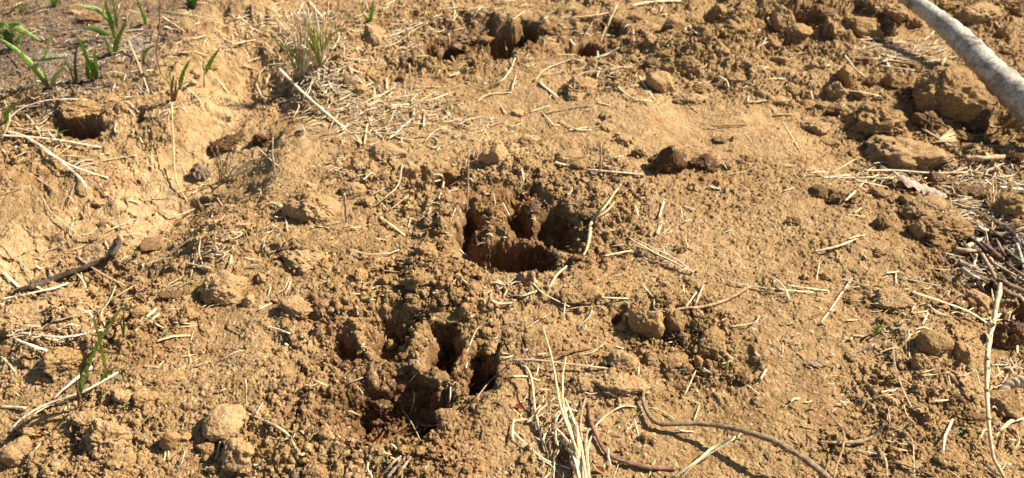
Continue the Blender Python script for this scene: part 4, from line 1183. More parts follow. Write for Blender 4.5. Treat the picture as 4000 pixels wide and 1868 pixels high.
plant('grass_seedling', 'thin yellow and purple grass shoot left of the largest seedling', 'grass', (372, 925), [(20, 'y', [(372, 925), (345, 760), (330, 640)]), (16, 'p', [(340, 690), (328, 600), (325, 490)]), (14, 'b', [(340, 960), (300, 900), (280, 830)]), (14, 't', [(330, 960), (270, 900), (240, 850)]), (16, 't', [(360, 950), (320, 900), (330, 850)])], GG, conv=Z)
plant('grass_seedling', 'slender dark green two-bladed shoot between the largest seedling and the broad upright one', 'grass', (738, 835), [(32, 'g', [(730, 835), (690, 700), (628, 570)]), (30, 'd', [(740, 835), (735, 600), (758, 400)]), (12, 't', [(760, 830), (758, 730), (755, 670)])], GG, conv=Z)
plant('grass_seedling', 'upright bright green grass seedling with broad pointed blades on the bank edge', 'grass', (900, 790), [(60, 'g', [(890, 785), (850, 560), (745, 340)]), (50, 'g', [(955, 820), (920, 680), (820, 510)]), (54, 'g', [(945, 790), (935, 620), (925, 480)]), (30, 'g', [(860, 760), (850, 690), (840, 620)]), (24, 't', [(895, 790), (885, 750), (880, 700)]), (12, 's', [(935, 500), (930, 400), (925, 335)])], GG, conv=Z)
plant('grass_seedling', 'green shoot with one curved blade pointing right above the ash patch', 'grass', (1118, 525), [(46, 'g', [(1118, 525), (1150, 390), (1245, 200)]), (28, 'g', [(1085, 505), (1045, 420), (1000, 350)]), (16, 'l', [(1090, 510), (1060, 460)])], GG, conv=Z)
plant('grass_seedling', 'tall green grass cluster at the top edge with a blade drooping left', 'grass', (1118, 372), [(50, 'g', [(1118, 372), (1080, 200), (1040, 60), (1035, -30)]), (46, 'l', [(1070, 200), (960, 100), (860, 70), (755, 58)]), (56, 'd', [(1065, 325), (930, 285), (800, 270)]), (36, 'g', [(1130, 240), (1130, 120), (1095, -20)]), (36, 'l', [(1050, 190), (1010, 150), (1020, 60)]), (16, 's', [(1140, 230), (1170, 100), (1190, 20)])], GG, conv=Z)
plant('grass_seedling', 'narrow green blade pair at the top edge right of the tall cluster', 'grass', (1425, 238), [(32, 'g', [(1425, 238), (1390, 120), (1335, -20)]), (20, 'l', [(1420, 220), (1425, 160), (1405, 100)])], GG, conv=Z)
plant('grass_seedling', 'small bright green tuft cut by the top edge beyond the burnt soil', 'grass', (515, 62), [(26, 'l', [(500, 60), (450, 20), (390, -10)]), (44, 'g', [(520, 62), (545, 10), (585, -40)]), (30, 'g', [(510, 60), (505, 10), (510, -40)])], GG, conv=Z)
plant('grass_seedling', 'small shoot with a blade rising right and another lying down the slope', 'grass', (1392, 585), [(38, 'g', [(1395, 582), (1420, 510), (1515, 435)]), (36, 'l', [(1390, 590), (1480, 650), (1575, 725)])], GG, conv=Z)
plant('grass_seedling', 'brown based grass tuft with two green blades above the channel', 'grass', (1700, 985), [(38, 'g', [(1750, 865), (1790, 720), (1872, 565)]), (16, 'g', [(1680, 850), (1665, 740), (1662, 650)]), (30, 'l', [(1640, 790), (1600, 760), (1570, 715)]), (24, 'b', [(1695, 1000), (1690, 900), (1650, 800)]), (26, 'b', [(1705, 1000), (1715, 900), (1725, 790)]), (30, 'b', [(1690, 990), (1680, 880), (1700, 740)]), (20, 't', [(1710, 990), (1740, 880), (1770, 820)])], GG, conv=Z)
plant('grass_seedling', 'tiny two-leaf green shoot on the slope above the brown tuft', 'grass', (1620, 645), [(18, 'g', [(1620, 645), (1605, 600), (1585, 530)]), (12, 'g', [(1620, 640), (1622, 600)])], GG, conv=Z)
plant('grass_seedling', 'tiny dark green shoot right of the ash, near the thin brown stem', 'grass', (1472, 415), [(18, 'd', [(1472, 415), (1480, 350), (1500, 290)]), (10, 'g', [(1470, 410), (1462, 380)])], GG, conv=Z)
plant('weed', 'broad-leaved dark green weed at the left edge behind the largest seedling', 'weed', (110, 490), [(80, 'd', [(110, 480), (90, 400), (130, 330)]), (90, 'd', [(70, 420), (60, 330), (-20, 290)]), (70, 'g', [(120, 330), (100, 260), (200, 225)]), (56, 'l', [(120, 250), (240, 310), (395, 400)]), (40, 'l', [(-10, 510), (60, 495), (130, 500)]), (50, 'd', [(90, 440), (20, 380), (-40, 330)]), (40, 'g', [(-30, 250), (30, 230), (90, 270)]), (44, 'g', [(150, 420), (190, 370), (200, 330)])], conv=Z)
plant('grass_seedling', 'curved dark blade at the left edge in front of the long arched straw', 'grass', (45, 1200), [(46, 'g', [(45, 1200), (75, 1090), (195, 1000)]), (14, 'y', [(110, 1200), (140, 1170)]), (14, 's', [(20, 1200), (60, 1080), (95, 980)]), (16, 's', [(10, 1200), (20, 1100), (60, 1010)])], GG, conv=Z)
plant('grass_seedling', 'wispy pale shoot in the top left corner', 'grass', (200, 110), [(14, 'l', [(205, 105), (260, 60), (340, -10)]), (12, 'l', [(190, 110), (160, 60), (120, 20)]), (16, 'g', [(200, 110), (190, 60), (170, 10)]), (14, 'l', [(110, 130), (115, 60), (120, 10)]), (16, 'd', [(20, 130), (10, 100), (-20, 70)])], GG, conv=Z)
Z1 = lambda x, y: (x*.5, y*.5)
plant('weed', 'dark green leafy weed cut by the top edge above the slope', 'weed', (962, 40), [(34, 'd', [(960, 38), (950, 10), (930, -20)]), (36, 'd', [(964, 38), (975, 10), (1000, -15)]), (24, 'g', [(962, 38), (962, 5), (958, -25)]), (14, 'g', [(950, 30), (935, 20), (920, 16)])], conv=Z1)
plant('grass_seedling', 'lone green blade on a white stem right of the brown tuft', 'grass', (1030, 445), [(10, 's', [(1028, 445), (1027, 400), (1030, 355)]), (20, 'g', [(1030, 362), (1060, 310), (1110, 235)]), (10, 'g', [(1030, 360), (1022, 330), (1025, 300)])], GG, conv=Z1)
plant('grass_seedling', 'tiny green sprout inside the hollow in the bank', 'grass', (292, 700), [(10, 'g', [(292, 700), (300, 670), (345, 652)]), (8, 'l', [(292, 700), (290, 665), (292, 640)])], GG, conv=Z1)
# tussock of dry and green blades at the top
C2 = lambda x, y: (644+x*.5 if x or y else 644, y*.5)
def c2(x, y): return (644+x*.5, y*.5)
g = random.Random(3); bl = []
for fx, fy, n_, sx in ((220, 372, 20, 90), (320, 345, 26, 100)):
    for i in range(n_):
        a = g.gauss(0, 1); hh = g.uniform(120, 330); f0 = (fx+g.uniform(-22, 22), fy+g.uniform(-12, 8)); tipx = fx+a*sx*.8; 
        cc = g.choice('sswtsytwsts') ; w = g.uniform(7, 12)
        bl.append((w, cc, [f0, (f0[0]+(tipx-f0[0])*.35, f0[1]-hh*.55), (tipx, f0[1]-hh)], g.uniform(-.012, .014)))
bl += [(16, 'g', [(325, 310), (300, 220), (288, 125)]), (12, 'g', [(300, 270), (270, 220), (235, 165)]), (9, 'y', [(215, 368), (160, 270), (88, 190)]), (8, 'g', [(222, 360), (222, 300), (215, 240)]), (7, 'g', [(410, 190), (395, 110), (380, 40)]), (12, 'y', [(340, 240), (380, 180), (440, 140)]), (11, 'l', [(230, 350), (180, 260), (130, 205)])]
plant('tussock', 'dry grass tussock mixed with a few green blades at the top left of centre', 'grass tussock', (270, 360), bl, conv=c2)
plant('grass_seedling', 'green blade with a dark tip above the square block clod', 'grass', (570, 108), [(22, 'g', [(572, 108), (580, 70), (592, -5)]), (8, 'l', [(560, 108), (535, 60), (520, 10)]), (7, 'l', [(566, 108), (550, 80), (530, 70)])], GG, conv=c2)
# cut stubble at the channel edge
bl = []
g = random.Random(9)
for tx, ty, w in ((1075, 795, 10), (1140, 812, 11), (1195, 828, 10), (1235, 845, 11), (1062, 742, 10), (1270, 800, 11), (1110, 840, 9), (1165, 850, 9), (1090, 735, 8), (1215, 870, 10), (1040, 850, 8), (1180, 780, 8), (1288, 835, 10), (1310, 790, 9), (1150, 770, 7)):
    bl.append((w, g.choice('swst'), [(1125+g.uniform(-35, 60), 912+g.uniform(-10, 10)), ((1130+tx)/2, (905+ty)/2), (tx, ty)], g.uniform(-.008, .006)))
plant('stubble', 'short cut tuft of pale straw stubble on the channel edge right of the grey pebble', 'stubble', (1130, 912), bl, conv=Z1)
# seedling with long blade at lower left
C5 = lambda x, y: (x*.5, 601.5+y*.5)
def c5(x, y): return (x*.5, 601.5*(1 if True else 0)+y*.5)
plant('grass_seedling', 'tall grass seedling with crossing green and purple blades in the lower left', 'grass', (396, 845), [
 (19, 'l', [(402, 765), (455, 600), (540, 450), (625, 328)], -.004), (20, 'y', [(532, 690), (515, 570), (480, 430), (455, 385)], -.003), (22, 'o', [(400, 700), (420, 620), (470, 560)]), (14, 'g', [(398, 800), (402, 720), (430, 640)]),
 (12, 'p', [(392, 845), (388, 760), (384, 690)]), (12, 'o', [(440, 536), (530, 568), (655, 584)], .001), (12, 'g', [(498, 705), (540, 680), (585, 640)]), (12, 'p', [(465, 560), (462, 510), (470, 475)]), (10, 't', [(390, 850), (400, 790), (380, 740)]), (14, 'l', [(395, 770), (430, 680), (440, 640)])], conv=lambda x, y: (x*.5, 601.5+y*.5))
plant('grass_seedling', 'small dark green shoot behind the tall crossing seedling', 'grass', (618, 490), [(12, 'g', [(618, 488), (610, 430), (600, 385)]), (8, 'd', [(620, 488), (622, 400), (626, 335)]), (10, 'p', [(575, 500), (578, 460), (582, 425)])], conv=lambda x, y: (x*.5, 601.5+y*.5))
plant('grass_seedling', 'tiny twin-tipped green sprout right of the forked black twig', 'grass', (684, 84), [(9, 'g', [(684, 84), (678, 70), (670, 62)]), (9, 'l', [(686, 84), (690, 68), (688, 48)])], conv=lambda x, y: (x*.5, 601.5+y*.5))
# big clump of dry straw at the bottom
c7 = lambda x, y: (1288+x*.5, 601.5+y*.5)
cl = empty('straw_clump', G(*c7(352, 1130))); used_labels['big clump of dry straw stems fanning up from the bottom edge'] = 1
tag(cl, 'big clump of dry straw stems fanning up from the bottom edge', 'straw clump')
STEMS = [(14, 's', [(372, 1260), (355, 1100), (325, 960), (285, 850), (265, 800)], (.02, .016, .012, .008, .004)), (11, 's', [(360, 1260), (330, 1080), (250, 860), (225, 740), (200, 600), (155, 438)], (.02, .02, .022, .026, .032, .040)),
 (10, 's', [(350, 1200), (300, 980), (262, 850), (256, 700), (272, 590)], (.018, .018, .018, .020, .026)), (13, 's', [(365, 1260), (345, 1120), (330, 1000), (325, 925)], (.024, .022, .018, .014)), (14, 'd', [(385, 1260), (375, 1100), (372, 1000), (390, 950)], (.022, .018, .012, .006)),
 (12, 's', [(355, 1220), (310, 1060), (230, 960), (205, 955)], (.018, .012, .006, .003)), (11, 's', [(345, 1180), (318, 1020), (300, 930), (268, 870)], (.022, .016, .010, .006)), (9, 's', [(340, 1160), (240, 1000), (150, 960)], (.012, .006, .003)),
 (12, 'd', [(370, 1250), (360, 1080), (345, 950), (352, 860), (372, 790)], (.016, .012, .008, .006, .004)), (10, 's', [(368, 1240), (380, 1060), (400, 990)], (.022, .014, .006)), (9, 's', [(230, 870), (250, 880), (280, 850), (240, 920), (205, 945)], (.016, .016, .014, .01, .006)),
 (9, 's', [(72, 922), (130, 870), (215, 800)], (.003, .006, .008)), (8, 's', [(72, 925), (170, 873), (245, 865)], (.003, .006, .010)), (10, 's', [(40, 612), (95, 690), (120, 880), (165, 1072)], (.002, .004, .004, .001)), (11, 'b', [(205, 960), (270, 985), (320, 1050)], (.003, .006, .004)),
 (12, 'w', [(350, 1260), (325, 1140), (300, 1060), (290, 1010)], (.026, .022, .014, .008)), (11, 's', [(335, 1200), (300, 1130), (290, 1080)], (.016, .010, .004)), (8, 's', [(205, 920), (160, 1000), (170, 1070)], (.002, .003, .001)), (14, 'd', [(180, 1185), (205, 1110), (235, 1040)], (.001, .002, .002)),
 (12, 's', [(378, 1260), (366, 1150), (352, 1060), (330, 960)], (.030, .026, .020, .014)), (10, 's', [(392, 1260), (385, 1160), (380, 1060), (372, 960)], (.020, .016, .010, .005))]
for i, (w, c, pts, lf) in enumerate(STEMS):
    stick('stem', [c7(*p) for p in pts], [w*.6, w*.66, w*.56, w*.35], vary(FC[c], random.Random(i)), MAT_STRAW, lf, parent=cl, sides=8, flat=.6, seed=i+40, knob=.12)
# feathery seed head
sh = empty('seed_head', G(*c7(800, 120))); tag(sh, 'feathery dry seed head lying right of the middle paw print', 'seed head'); used_labels[sh['label']] = 1
for i, (w, pts, lf) in enumerate(((9, [(590, -5), (700, 60), (800, 110), (915, 168)], (.006, .008, .006, .003)), (6, [(500, 35), (600, 28), (690, 62), (790, 108)], (.002, .004, .007, .006)), (10, [(465, 85), (540, 68), (620, 58), (680, 66)], (.002, .004, .004, .003)), (7, [(600, -8), (720, 50), (830, 105), (905, 158)], (.010, .011, .009, .005)), (6, [(640, 20), (740, 80), (840, 130)], (.006, .006, .005)))):
    stick('stem', [c7(*p) for p in pts], [w*.4, w*.6, w*.5], vary(FC['s'], random.Random(i)), MAT_STRAW, lf, parent=sh, sides=7, flat=.6, seed=60+i)
g = random.Random(5)
for i in range(26):
    t = g.uniform(.1, 1); x = 640+t*270; y = 30+t*130; L_ = g.uniform(25, 60); dn_ = g.choice((1, 1, -1)); X2 = x-L_*.9*(1 if dn_ > 0 else .2) ; Y2 = y + dn_*L_*.55
    stick('bristle', [c7(x, y), c7((x+X2)/2, (y+Y2)/2+3), c7(X2, Y2)], [2.0, 1.2], vary((.6, .5, .32), g), MAT_STRAW, (.006, .006, .002), parent=sh, sides=5, flat=.6, seed=i, n=3)
# broom-like straw bundle behind the pink leaf
c4 = lambda x, y: (1932+x*.5, y*.5)
bn = empty('straw_bundle', G(*c4(880, 705))); tag(bn, 'short frayed bundle of bright straw on the long pale clod', 'straw bundle'); used_labels[bn['label']] = 1
for i, (dx, dy) in enumerate(((0, 0), (-5, -14), (4, 12), (8, 24), (-8, -26), (0, -6), (12, 34), (2, 18))):
    stick('strand', [c4(828, 720), c4(885, 694+dy*.5), c4(938+dx, 675+dy)], [2.6, 3, 2.6], vary((.62, .47, .24), random.Random(i)), MAT_STRAW, (.002, .005, .007), parent=bn, sides=7, flat=.5, seed=i)
sprig = empty('straw_sprig', G(*c4(1120, 1050))); tag(sprig, 'bushy yellow straw sprig behind the dark twig pile', 'straw sprig'); used_labels[sprig['label']] = 1
for i, (x, y) in enumerate(((1130, 905), (1150, 930), (1165, 960), (1100, 980), (1090, 1000), (1140, 980), (1120, 960))):
    stick('strand', [c4(1118, 1060), c4((1118+x)/2+4, (1060+y)/2), c4(x, y)], [5, 5, 3], vary((.55, .40, .18), random.Random(i)), MAT_STRAW, (.002, .012, .022), parent=sprig, sides=7, flat=.5, seed=i)
# ------------------------------------------------------------------ dark twig pile at the right edge
g = random.Random(12); c8 = lambda x, y: (1932+x*.5, 601.5+y*.5)
PILE = [(940, 50, 1060, 60, 26, 'd'), (1060, 50, 1150, 210, 22, 'd'), (1090, 30, 1190, 110, 30, 'b'), (960, 110, 1060, 150, 26, 'g'), (975, 150, 1080, 200, 24, 'g'), (1100, 80, 1130, 120, 16, 's'), (1130, 120, 1288, 210, 16, 's'), (1040, 155, 1288, 120, 9, 'g'),
 (1120, 200, 1288, 260, 34, 'b'), (1180, 30, 1288, 120, 12, 'g'), (1000, 40, 1100, -10, 24, 's'), (1090, -60, 1110, 40, 12, 's'), (1150, 0, 1200, 90, 14, 'd'), (1200, 120, 1288, 180, 20, 'b'), (1140, 230, 1288, 300, 26, 'b'), (1250, 20, 1288, 150, 18, 'w')]
def piletwig(x0, y0, x1, y1, w, c, lf):
    a = c8(x0, y0); b_ = c8(x1, y1); mx = ((x0+x1)/2+g.uniform(-8, 8), (y0+y1)/2+g.uniform(-8, 8))
    nm = 'twig' if c in 'dbgk' else 'straw'
    L_ = math.hypot(x1-x0, y1-y0)
    o = stick(nm, [a, c8(*mx), b_], [w*.5, w*.46, w*.38], vary({'d': (.33, .245, .15), 'b': (.20, .125, .075), 'g': (.34, .29, .22), 's': (.54, .43, .27), 'w': (.6, .54, .4), 'k': (.07, .05, .04)}[c], g), MAT_WOOD, lf, sides=8, seed=g.randrange(9999))
    k_ = f"{'thick' if w > 19 else 'thin' if w < 11 else 'plain'} {'long' if L_ > 130 else 'short'} {FL[c]} {nm} in the dark twig pile"
    X, Y = c8(*mx); v = 'at its upper end' if Y < 620 else 'in its middle' if Y < 670 else 'at its lower end'; h_ = 'left part' if X < 2500 else 'right part'
    grp = 'twigs heaped in the dark pile' if nm == 'twig' else 'straws heaped in the dark pile'
    tag(o, f"{k_}, {h_}, {v}", nm, grp)
for i, (x0, y0, x1, y1, w, c) in enumerate(PILE): piletwig(x0, y0, x1, y1, w, c, (.004+.003*(i % 4), .010+.002*(i % 5), .006))
for i in range(46):
    x0 = g.uniform(980, 1270); y0 = g.uniform(-70, 230) + (x0-1100)*.25; a = g.gauss(.65, .55); L_ = g.uniform(50, 170)
    piletwig(x0, y0, x0+math.cos(a)*L_, y0+math.sin(a)*L_*.8, g.uniform(7, 22), g.choice('dbbgkkbgds'), (.002+g.uniform(0, .012), .004+g.uniform(0, .012), .002+g.uniform(0, .010)))
# ------------------------------------------------------------------ pink curled leaf
def leaf(name, label, cat, axis, half, color, curl, lifts, mat=MAT_DRYLEAF, parent=None, ruff=.25):
    P = wpts(axis, lifts); S = spline(P, 9); n = len(S); T = np.gradient(S, axis=0); T /= np.linalg.norm(T, axis=1)[:, None]; side = np.cross([0, 0, 1], T); side /= np.linalg.norm(side, axis=1)[:, None]
    m = pxm(S[0]); W = np.interp(np.linspace(0, 1, n), np.linspace(0, 1, len(half)), half)*m
    K = 9; V = []; UVs = []
    for i in range(n):
        for j in range(K):
            u = j/(K-1)*2-1; r_ = 1 + ruff*math.sin(i*1.4)*abs(u)*.25
            V.append(S[i] + side[i]*u*W[i]*r_ + np.array([0, 0, 1])*(curl*W[i]*u*u + .10*W[i]*math.sin(i*1.3+u*2) - .08*W[i]*(1-abs(u)*2 if abs(u) < .2 else 0))); UVs.append((u, i*.3))
    V = np.array(V); F = [(i*K+j, i*K+j+1, (i+1)*K+j+1, (i+1)*K+j) for i in range(n-1) for j in range(K-1)]
    V2 = V - [0, 0, .0005]; F2 = [tuple(q+len(V) for q in f[::-1]) for f in F]
    return fib_obj(name, [(np.concatenate([V, V2]), F+F2, np.array(UVs+UVs))], mat, color, parent)
lf_ = leaf('dry_leaf', '', 'leaf', [c4(632, 862), c4(700, 900), c4(780, 935), c4(860, 965), c4(912, 985)], [3, 17, 19, 14, 4], (.50, .36, .27), -.45, (.016, .015, .013, .010, .005), ruff=1.2)
tag(lf_, 'pinkish curled dry leaf among the straws on the right', 'leaf'); used_labels[lf_['label']] = 1
cl2 = leaf('dry_leaf', '', 'leaf', [c8(1288, 700), c8(1230, 715), c8(1180, 760), c8(1140, 800)], [16, 15, 8, 2], (.58, .44, .27), -.6, (.018, .014, .008, .002))
tag(cl2, 'crumpled straw coloured leaf sheath at the right edge below the twig pile', 'leaf')
for (x, y, c, w, lb) in ((35, 845, (.20, .035, .010), 9, 'reddish brown leaf flake left of the big straw clump'), (440, 1160, (.20, .045, .012), 12, 'rusty brown flake at the foot of the big straw clump')):
    X, Y = c7(x, y); q = leaf('leaf_flake', '', 'leaf', [(X-w, Y-5), (X, Y-1), (X+w, Y+5)], [3, 7, 3], c, .5, (.003, .004, .003)); tag(q, lb, 'leaf flake')
q = leaf('leaf_flake', '', 'leaf', [c8(200, 612), c8(235, 625), c8(275, 640)], [3, 7, 3], (.38, .27, .2), .5, (.003, .005, .003)); tag(q, 'small pale brown leaf flake on the smooth slope at right', 'leaf flake')
# ------------------------------------------------------------------ seedlings with two round seed leaves
SD = [(6, 578, 305), (6, 262, 520), (6, 432, 375), (6, 482, 40), (6, 60, 908), (6, 645, 1118), (7, 1113, 550), (7, 635, 885), (7, 545, 918), (7, 1138, 1003), (7, 230, 80), (7, 700, 35), (8, 175, 550), (8, 835, 873), (8, 955, 980), (8, 80, 430), (5, 655, 647), (5, 607, 705), (5, 643, 838), (5, 1173, 628), (5, 838, 477), (3, 60, 830), (3, 490, 805), (2, 1005, 1), (7, 1172, 1160), (8, 680, 975), (8, 110, 285)]
for i, (k, x, y) in enumerate(SD):
    X, Y = cr(k, x, y); b_ = G(X, Y+3); root = empty('sprout', b_); g = random.Random(i); m = pxm(b_); a0 = g.uniform(0, 3.1)
    fib_obj('stem', [tube_geo(np.array([b_-Vector((0, 0, .002)), b_+Vector((0, 0, .002)), b_+Vector((0, 0, .004))]), .0004, 1, 6)], MAT_LEAF, (.3, .36, .2), root)
    gc = vary((.20, .34, .15) if i % 3 else (.25, .36, .10), g, .15)
    for s_ in (-1, 1):
        L_ = m*g.uniform(4.6, 6.5); dx, dy = math.cos(a0)*s_, math.sin(a0)*s_
        pts = np.array([b_+Vector((dx*t*L_*1.3, dy*t*L_*1.3, .0042+.15*L_*math.sin(t*3))) for t in (0, .25, .5, .75, 1)])
        fib_obj('seed_leaf', [tube_geo(pts, np.array([.2, .8, 1, .85, .2])*L_*.62, .16, 8)], MAT_LEAF, gc, root)
    tag(root, autolabel("tiny two-leaved green sprout", X, Y), 'sprout', 'tiny two-leaved sprouts')
sg = plant('sprout', 'short green bud standing right of the joined clods', 'sprout', (1078, 655), [(20, 'l', [(1078, 655), (1080, 628), (1088, 606)])], conv=c7)
sg = plant('sprout', 'curled green and white sprout on the smooth slope at right', 'sprout', (560, 470), [(20, 'g', [(545, 470), (555, 445), (585, 440)]), (14, 'w', [(562, 466), (578, 452), (590, 466)])], conv=c8)
# white crumbs of ash and lime
for i, (k, x, y, s_) in enumerate(((6, 450, 930, 9), (6, 470, 950, 7), (6, 845, 685, 6), (6, 858, 672, 5), (6, 540, 535, 6), (6, 660, 812, 4), (6, 725, 818, 4), (7, 20, 215, 9), (7, 42, 212, 6), (2, 1092, 602, 7), (3, 942, 172, 12), (7, 655, 170, 4), (7, 540, 950, 6), (6, 540, 98, 4), (4, 600, 300, 8), (8, 700, 1010, 6), (3, 245, 465, 8), (3, 430, 262, 7))):
    X, Y = cr(k, x, y)
    o = link('white_crumb', rock_mesh('white_crumb', 3, i+900, 9, 1.6, .1)); b_ = G(X, Y); o.location = b_ + Vector((0, 0, .0008)); r_ = s_*.5*pxm(b_); o.scale = (r_, r_, r_*.7); o.color = (.66, .66, .68, 1)
    tag(o, autolabel("tiny white crumb", X, Y), 'crumb', 'tiny white crumbs on the soil')
wc = empty('wood_chip', G(*cr(6, 740, 1150))); tag(wc, 'weathered pale bark chip poking up at the bottom edge', 'wood chip')
for i, (pts, w, c) in enumerate((([(640, 1180), (680, 1130), (730, 1090)], 14, 'd'), ([(660, 1200), (700, 1150), (750, 1100)], 16, 'g'), ([(700, 1210), (735, 1160), (780, 1095)], 14, 'd'), ([(650, 1215), (690, 1190), (720, 1165)], 12, 'k'))):
    stick('splinter', [cr(6, *p) for p in pts], [w*.5, w*.6, w*.4], vary(FC[c], random.Random(i)), MAT_WOOD, (.003, .006, .009), parent=wc, sides=8, flat=.5, seed=i)
sb = clod(*cr(1, 400, 553), 122, 30, 'o', label='overhanging slab of soil roofing the hollow in the left bank', name='clod', round_=-.1, sink=.1)
# thin standing stems on the left slope
for pts, lb, c in (([(808, 5), (800, 150), (786, 280), (812, 372)], 'thin brown dry stem standing on the slope at the upper left', (.30, .17, .07)), ([(862, 515), (872, 700), (886, 900), (942, 1018)], 'long thin tan stem hanging from the brown tuft down into the channel', (.52, .36, .15))):
    up_ = 'standing' in lb
    if up_:
        ft_ = G(*Z1(*pts[-1])); S = spline([np.array(at_y(*Z1(*p), ft_.y-.004)) for p in pts[:-1]]+[np.array(ft_)-[0, 0, .003]], 8)
        S = wob(S, random.Random(1), .0012); o = fib_obj('grass_stalk', [tube_geo(S, np.array([.0011*(1+.5*(i % 8 == 0)) for i in range(len(S))]), .9, 7)], MAT_STRAW, c)
        tag(o, lb, 'stalk')
    else: stick('grass_stalk', [Z1(*p) for p in pts], [3.6, 4.4, 4.6], c, MAT_STRAW, (.022, .016, .010, .002), lb, 'stalk', knob=.2, sides=7)
# ------------------------------------------------------------------ fine straw litter: chopped bits beyond counting, one object
def litter(zones, seed):
    g = np.random.default_rng(seed); VV = []; FF = []; CC = []; off = 0
    tint = np.array([(.60, .47, .28), (.54, .40, .23), (.46, .33, .18), (.28, .17, .09), (.64, .54, .36), (.42, .35, .26)]); dark = np.array([(.10, .075, .06), (.16, .11, .08), (.22, .16, .12), (.30, .22, .15), (.07, .06, .055), (.34, .3, .26)])
    for cx, cy, rx, ry, n, lmin, lmax, ang, pal in zones:
        k = 0
        while k < n:
            X = g.normal(cx, rx*.55); Y = g.normal(cy, ry*.55)
            if not (-120 < X < 2700 and -60 < Y < 1260): k += 1; continue
            p = ray(X, Y); t = CAM_H/-p[2]; w0 = ORG+p*t; 
            for _ in range(3): z = float(gz(w0[0], w0[1])); w0 = ORG + p*((CAM_H-z)/-p[2])
            k += 1; L = g.uniform(lmin, lmax)**1.0*g.uniform(.4, 1); a = R(ang)+g.normal(0, .7); r = g.uniform(.00032, .00105)*(1 if L < .02 else 1.25)
            d = np.array([math.cos(a), math.sin(a), 0]); b_ = np.array([-d[1], d[0], 0])*g.normal(0, L*.10)
            pts = np.array([w0-d*L/2, w0+b_, w0+d*L/2]); zz = gz(pts[:, 0], pts[:, 1]); pts[:, 2] = zz*.5+np.median(zz)*.5 + r + g.uniform(0, .0025, 3) + g.uniform(.0002, .0028)
            S = np.array([pts[0], pts[0]*.4+pts[1]*.65-pts[2]*.05, pts[1], pts[2]*.4+pts[1]*.65-pts[0]*.05, pts[2]])
            T = S[-1]-S[0]; T /= np.linalg.norm(T)+1e-9; sd = np.array([-T[1], T[0], 0]); sd /= np.linalg.norm(sd)+1e-9; up_ = np.cross(T, sd)*-1
            ring = np.array([sd, up_*.6, -sd, -up_*.6])*r
            V = (S[:, None]+ring[None]*np.array([.7, 1, 1, 1, .6])[:, None, None]).reshape(-1, 3)
            for i in range(4):
                for j in range(4): FF.append((off+i*4+j, off+i*4+(j+1) % 4, off+(i+1)*4+(j+1) % 4, off+(i+1)*4+j))
            FF.append((off+3, off+2, off+1, off)); FF.append((off+16, off+17, off+18, off+19))
            VV.append(V); c = (dark if pal else tint)[g.integers(0, 6)]*g.uniform(.8, 1.2); CC.append(np.repeat(c[None], 20, 0)); off += 20
    return np.concatenate(VV), np.array(FF), np.concatenate(CC)
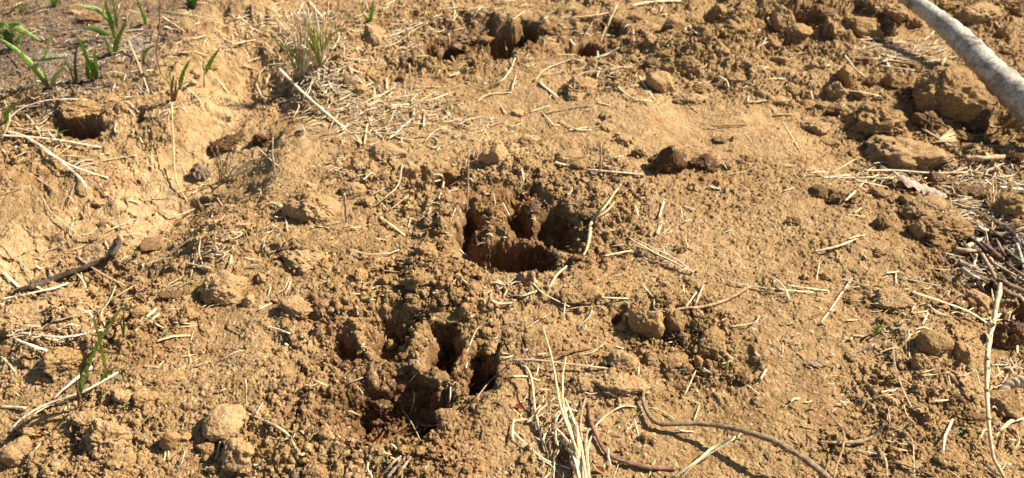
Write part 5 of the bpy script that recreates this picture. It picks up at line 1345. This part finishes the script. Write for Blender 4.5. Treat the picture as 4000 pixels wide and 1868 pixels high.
ZN = [(1000, 275, 190, 60, 230, .006, .040, 10, 0), (1180, 330, 150, 40, 130, .005, .022, 15, 0), (880, 300, 130, 60, 160, .006, .035, -15, 0), (620, 90, 220, 110, 300, .006, .035, -10, 0), (800, 200, 120, 70, 330, .008, .050, -30, 0), (740, 60, 140, 60, 160, .01, .05, -40, 0),
 (1030, 90, 140, 60, 170, .006, .040, 20, 0), (1350, 60, 320, 50, 200, .006, .030, 15, 0), (1500, 180, 200, 60, 120, .006, .035, -10, 0), (1950, 140, 300, 90, 130, .006, .030, 10, 0), (2280, 130, 130, 30, 200, .015, .050, -3, 0), (2300, 440, 250, 40, 200, .008, .045, -5, 0),
 (2480, 480, 110, 90, 220, .008, .050, -10, 0), (2500, 620, 90, 90, 260, .008, .040, -30, 1), (2510, 650, 90, 80, 160, .008, .040, -30, 0), (2300, 760, 180, 60, 70, .006, .025, 0, 0), (150, 110, 220, 130, 700, .004, .026, -5, 1), (130, 230, 200, 60, 260, .005, .03, 5, 1), (300, 120, 200, 110, 170, .005, .025, 0, 0),
 (120, 330, 150, 90, 90, .006, .04, 10, 0), (250, 640, 260, 110, 40, .006, .03, 10, 0), (100, 800, 130, 120, 90, .006, .035, 0, 0), (600, 620, 130, 70, 70, .005, .025, 20, 0), (860, 430, 60, 26, 60, .004, .014, 10, 0), (800, 520, 400, 120, 110, .004, .020, 0, 0), (1400, 1080, 90, 110, 60, .005, .03, 60, 0),
 (1300, 700, 900, 420, 330, .003, .014, 0, 0), (2530, 950, 60, 200, 80, .008, .03, 40, 0), (1650, 640, 60, 30, 30, .004, .012, -30, 0), (2250, 900, 300, 280, 120, .004, .02, 0, 0), (1270, 730, 60, 30, 16, .006, .02, 0, 0), (400, 300, 120, 90, 80, .005, .025, -60, 0)]
V, F, cc = litter(ZN, 5)
me = mesh_np('straw_litter', V, F, None, False); MAT_LIT = soilmat('litter', src_attr, .0002, False); me.materials.append(MAT_LIT)
at = me.color_attributes.new('soil', 'FLOAT_COLOR', 'POINT'); at.data.foreach_set('color', np.concatenate([cc, np.ones((len(cc), 1))], 1).astype(f32).ravel())
tag(link('straw_litter', me), 'finely chopped straw litter scattered over the soil', 'straw litter', kind='stuff')

# ------------------------------------------------------------------ keep the 300 straws that show largest; the rest are one object
al = [o for o in C.objects if o.type == 'MESH' and o.parent is None and o.get('category') == 'straw']
def shown(o):
    b_ = [Vector(q)+o.location for q in o.bound_box]; pr_ = [project(q.x, q.y, q.z) for q in b_]
    xs = [float(a) for a, _ in pr_]; ys = [float(b) for _, b in pr_]; return math.hypot(max(xs)-min(xs), max(ys)-min(ys))
al.sort(key=shown, reverse=True)
bm = bmesh.new()
for o in al[298:]:
    me_ = o.data; me_.transform(o.matrix_basis); bm.from_mesh(me_); bpy.data.objects.remove(o)
if len(al) > 298:
    me = bpy.data.meshes.new('chopped_straw'); bm.to_mesh(me); me.materials.clear(); me.materials.append(MAT_STRAW)
    o = link('chopped_straw', me); o.color = (.60, .47, .28, 1); tag(o, 'smallest short bits of pale straw lying between the larger ones', 'straw litter', kind='stuff')
bm.free()
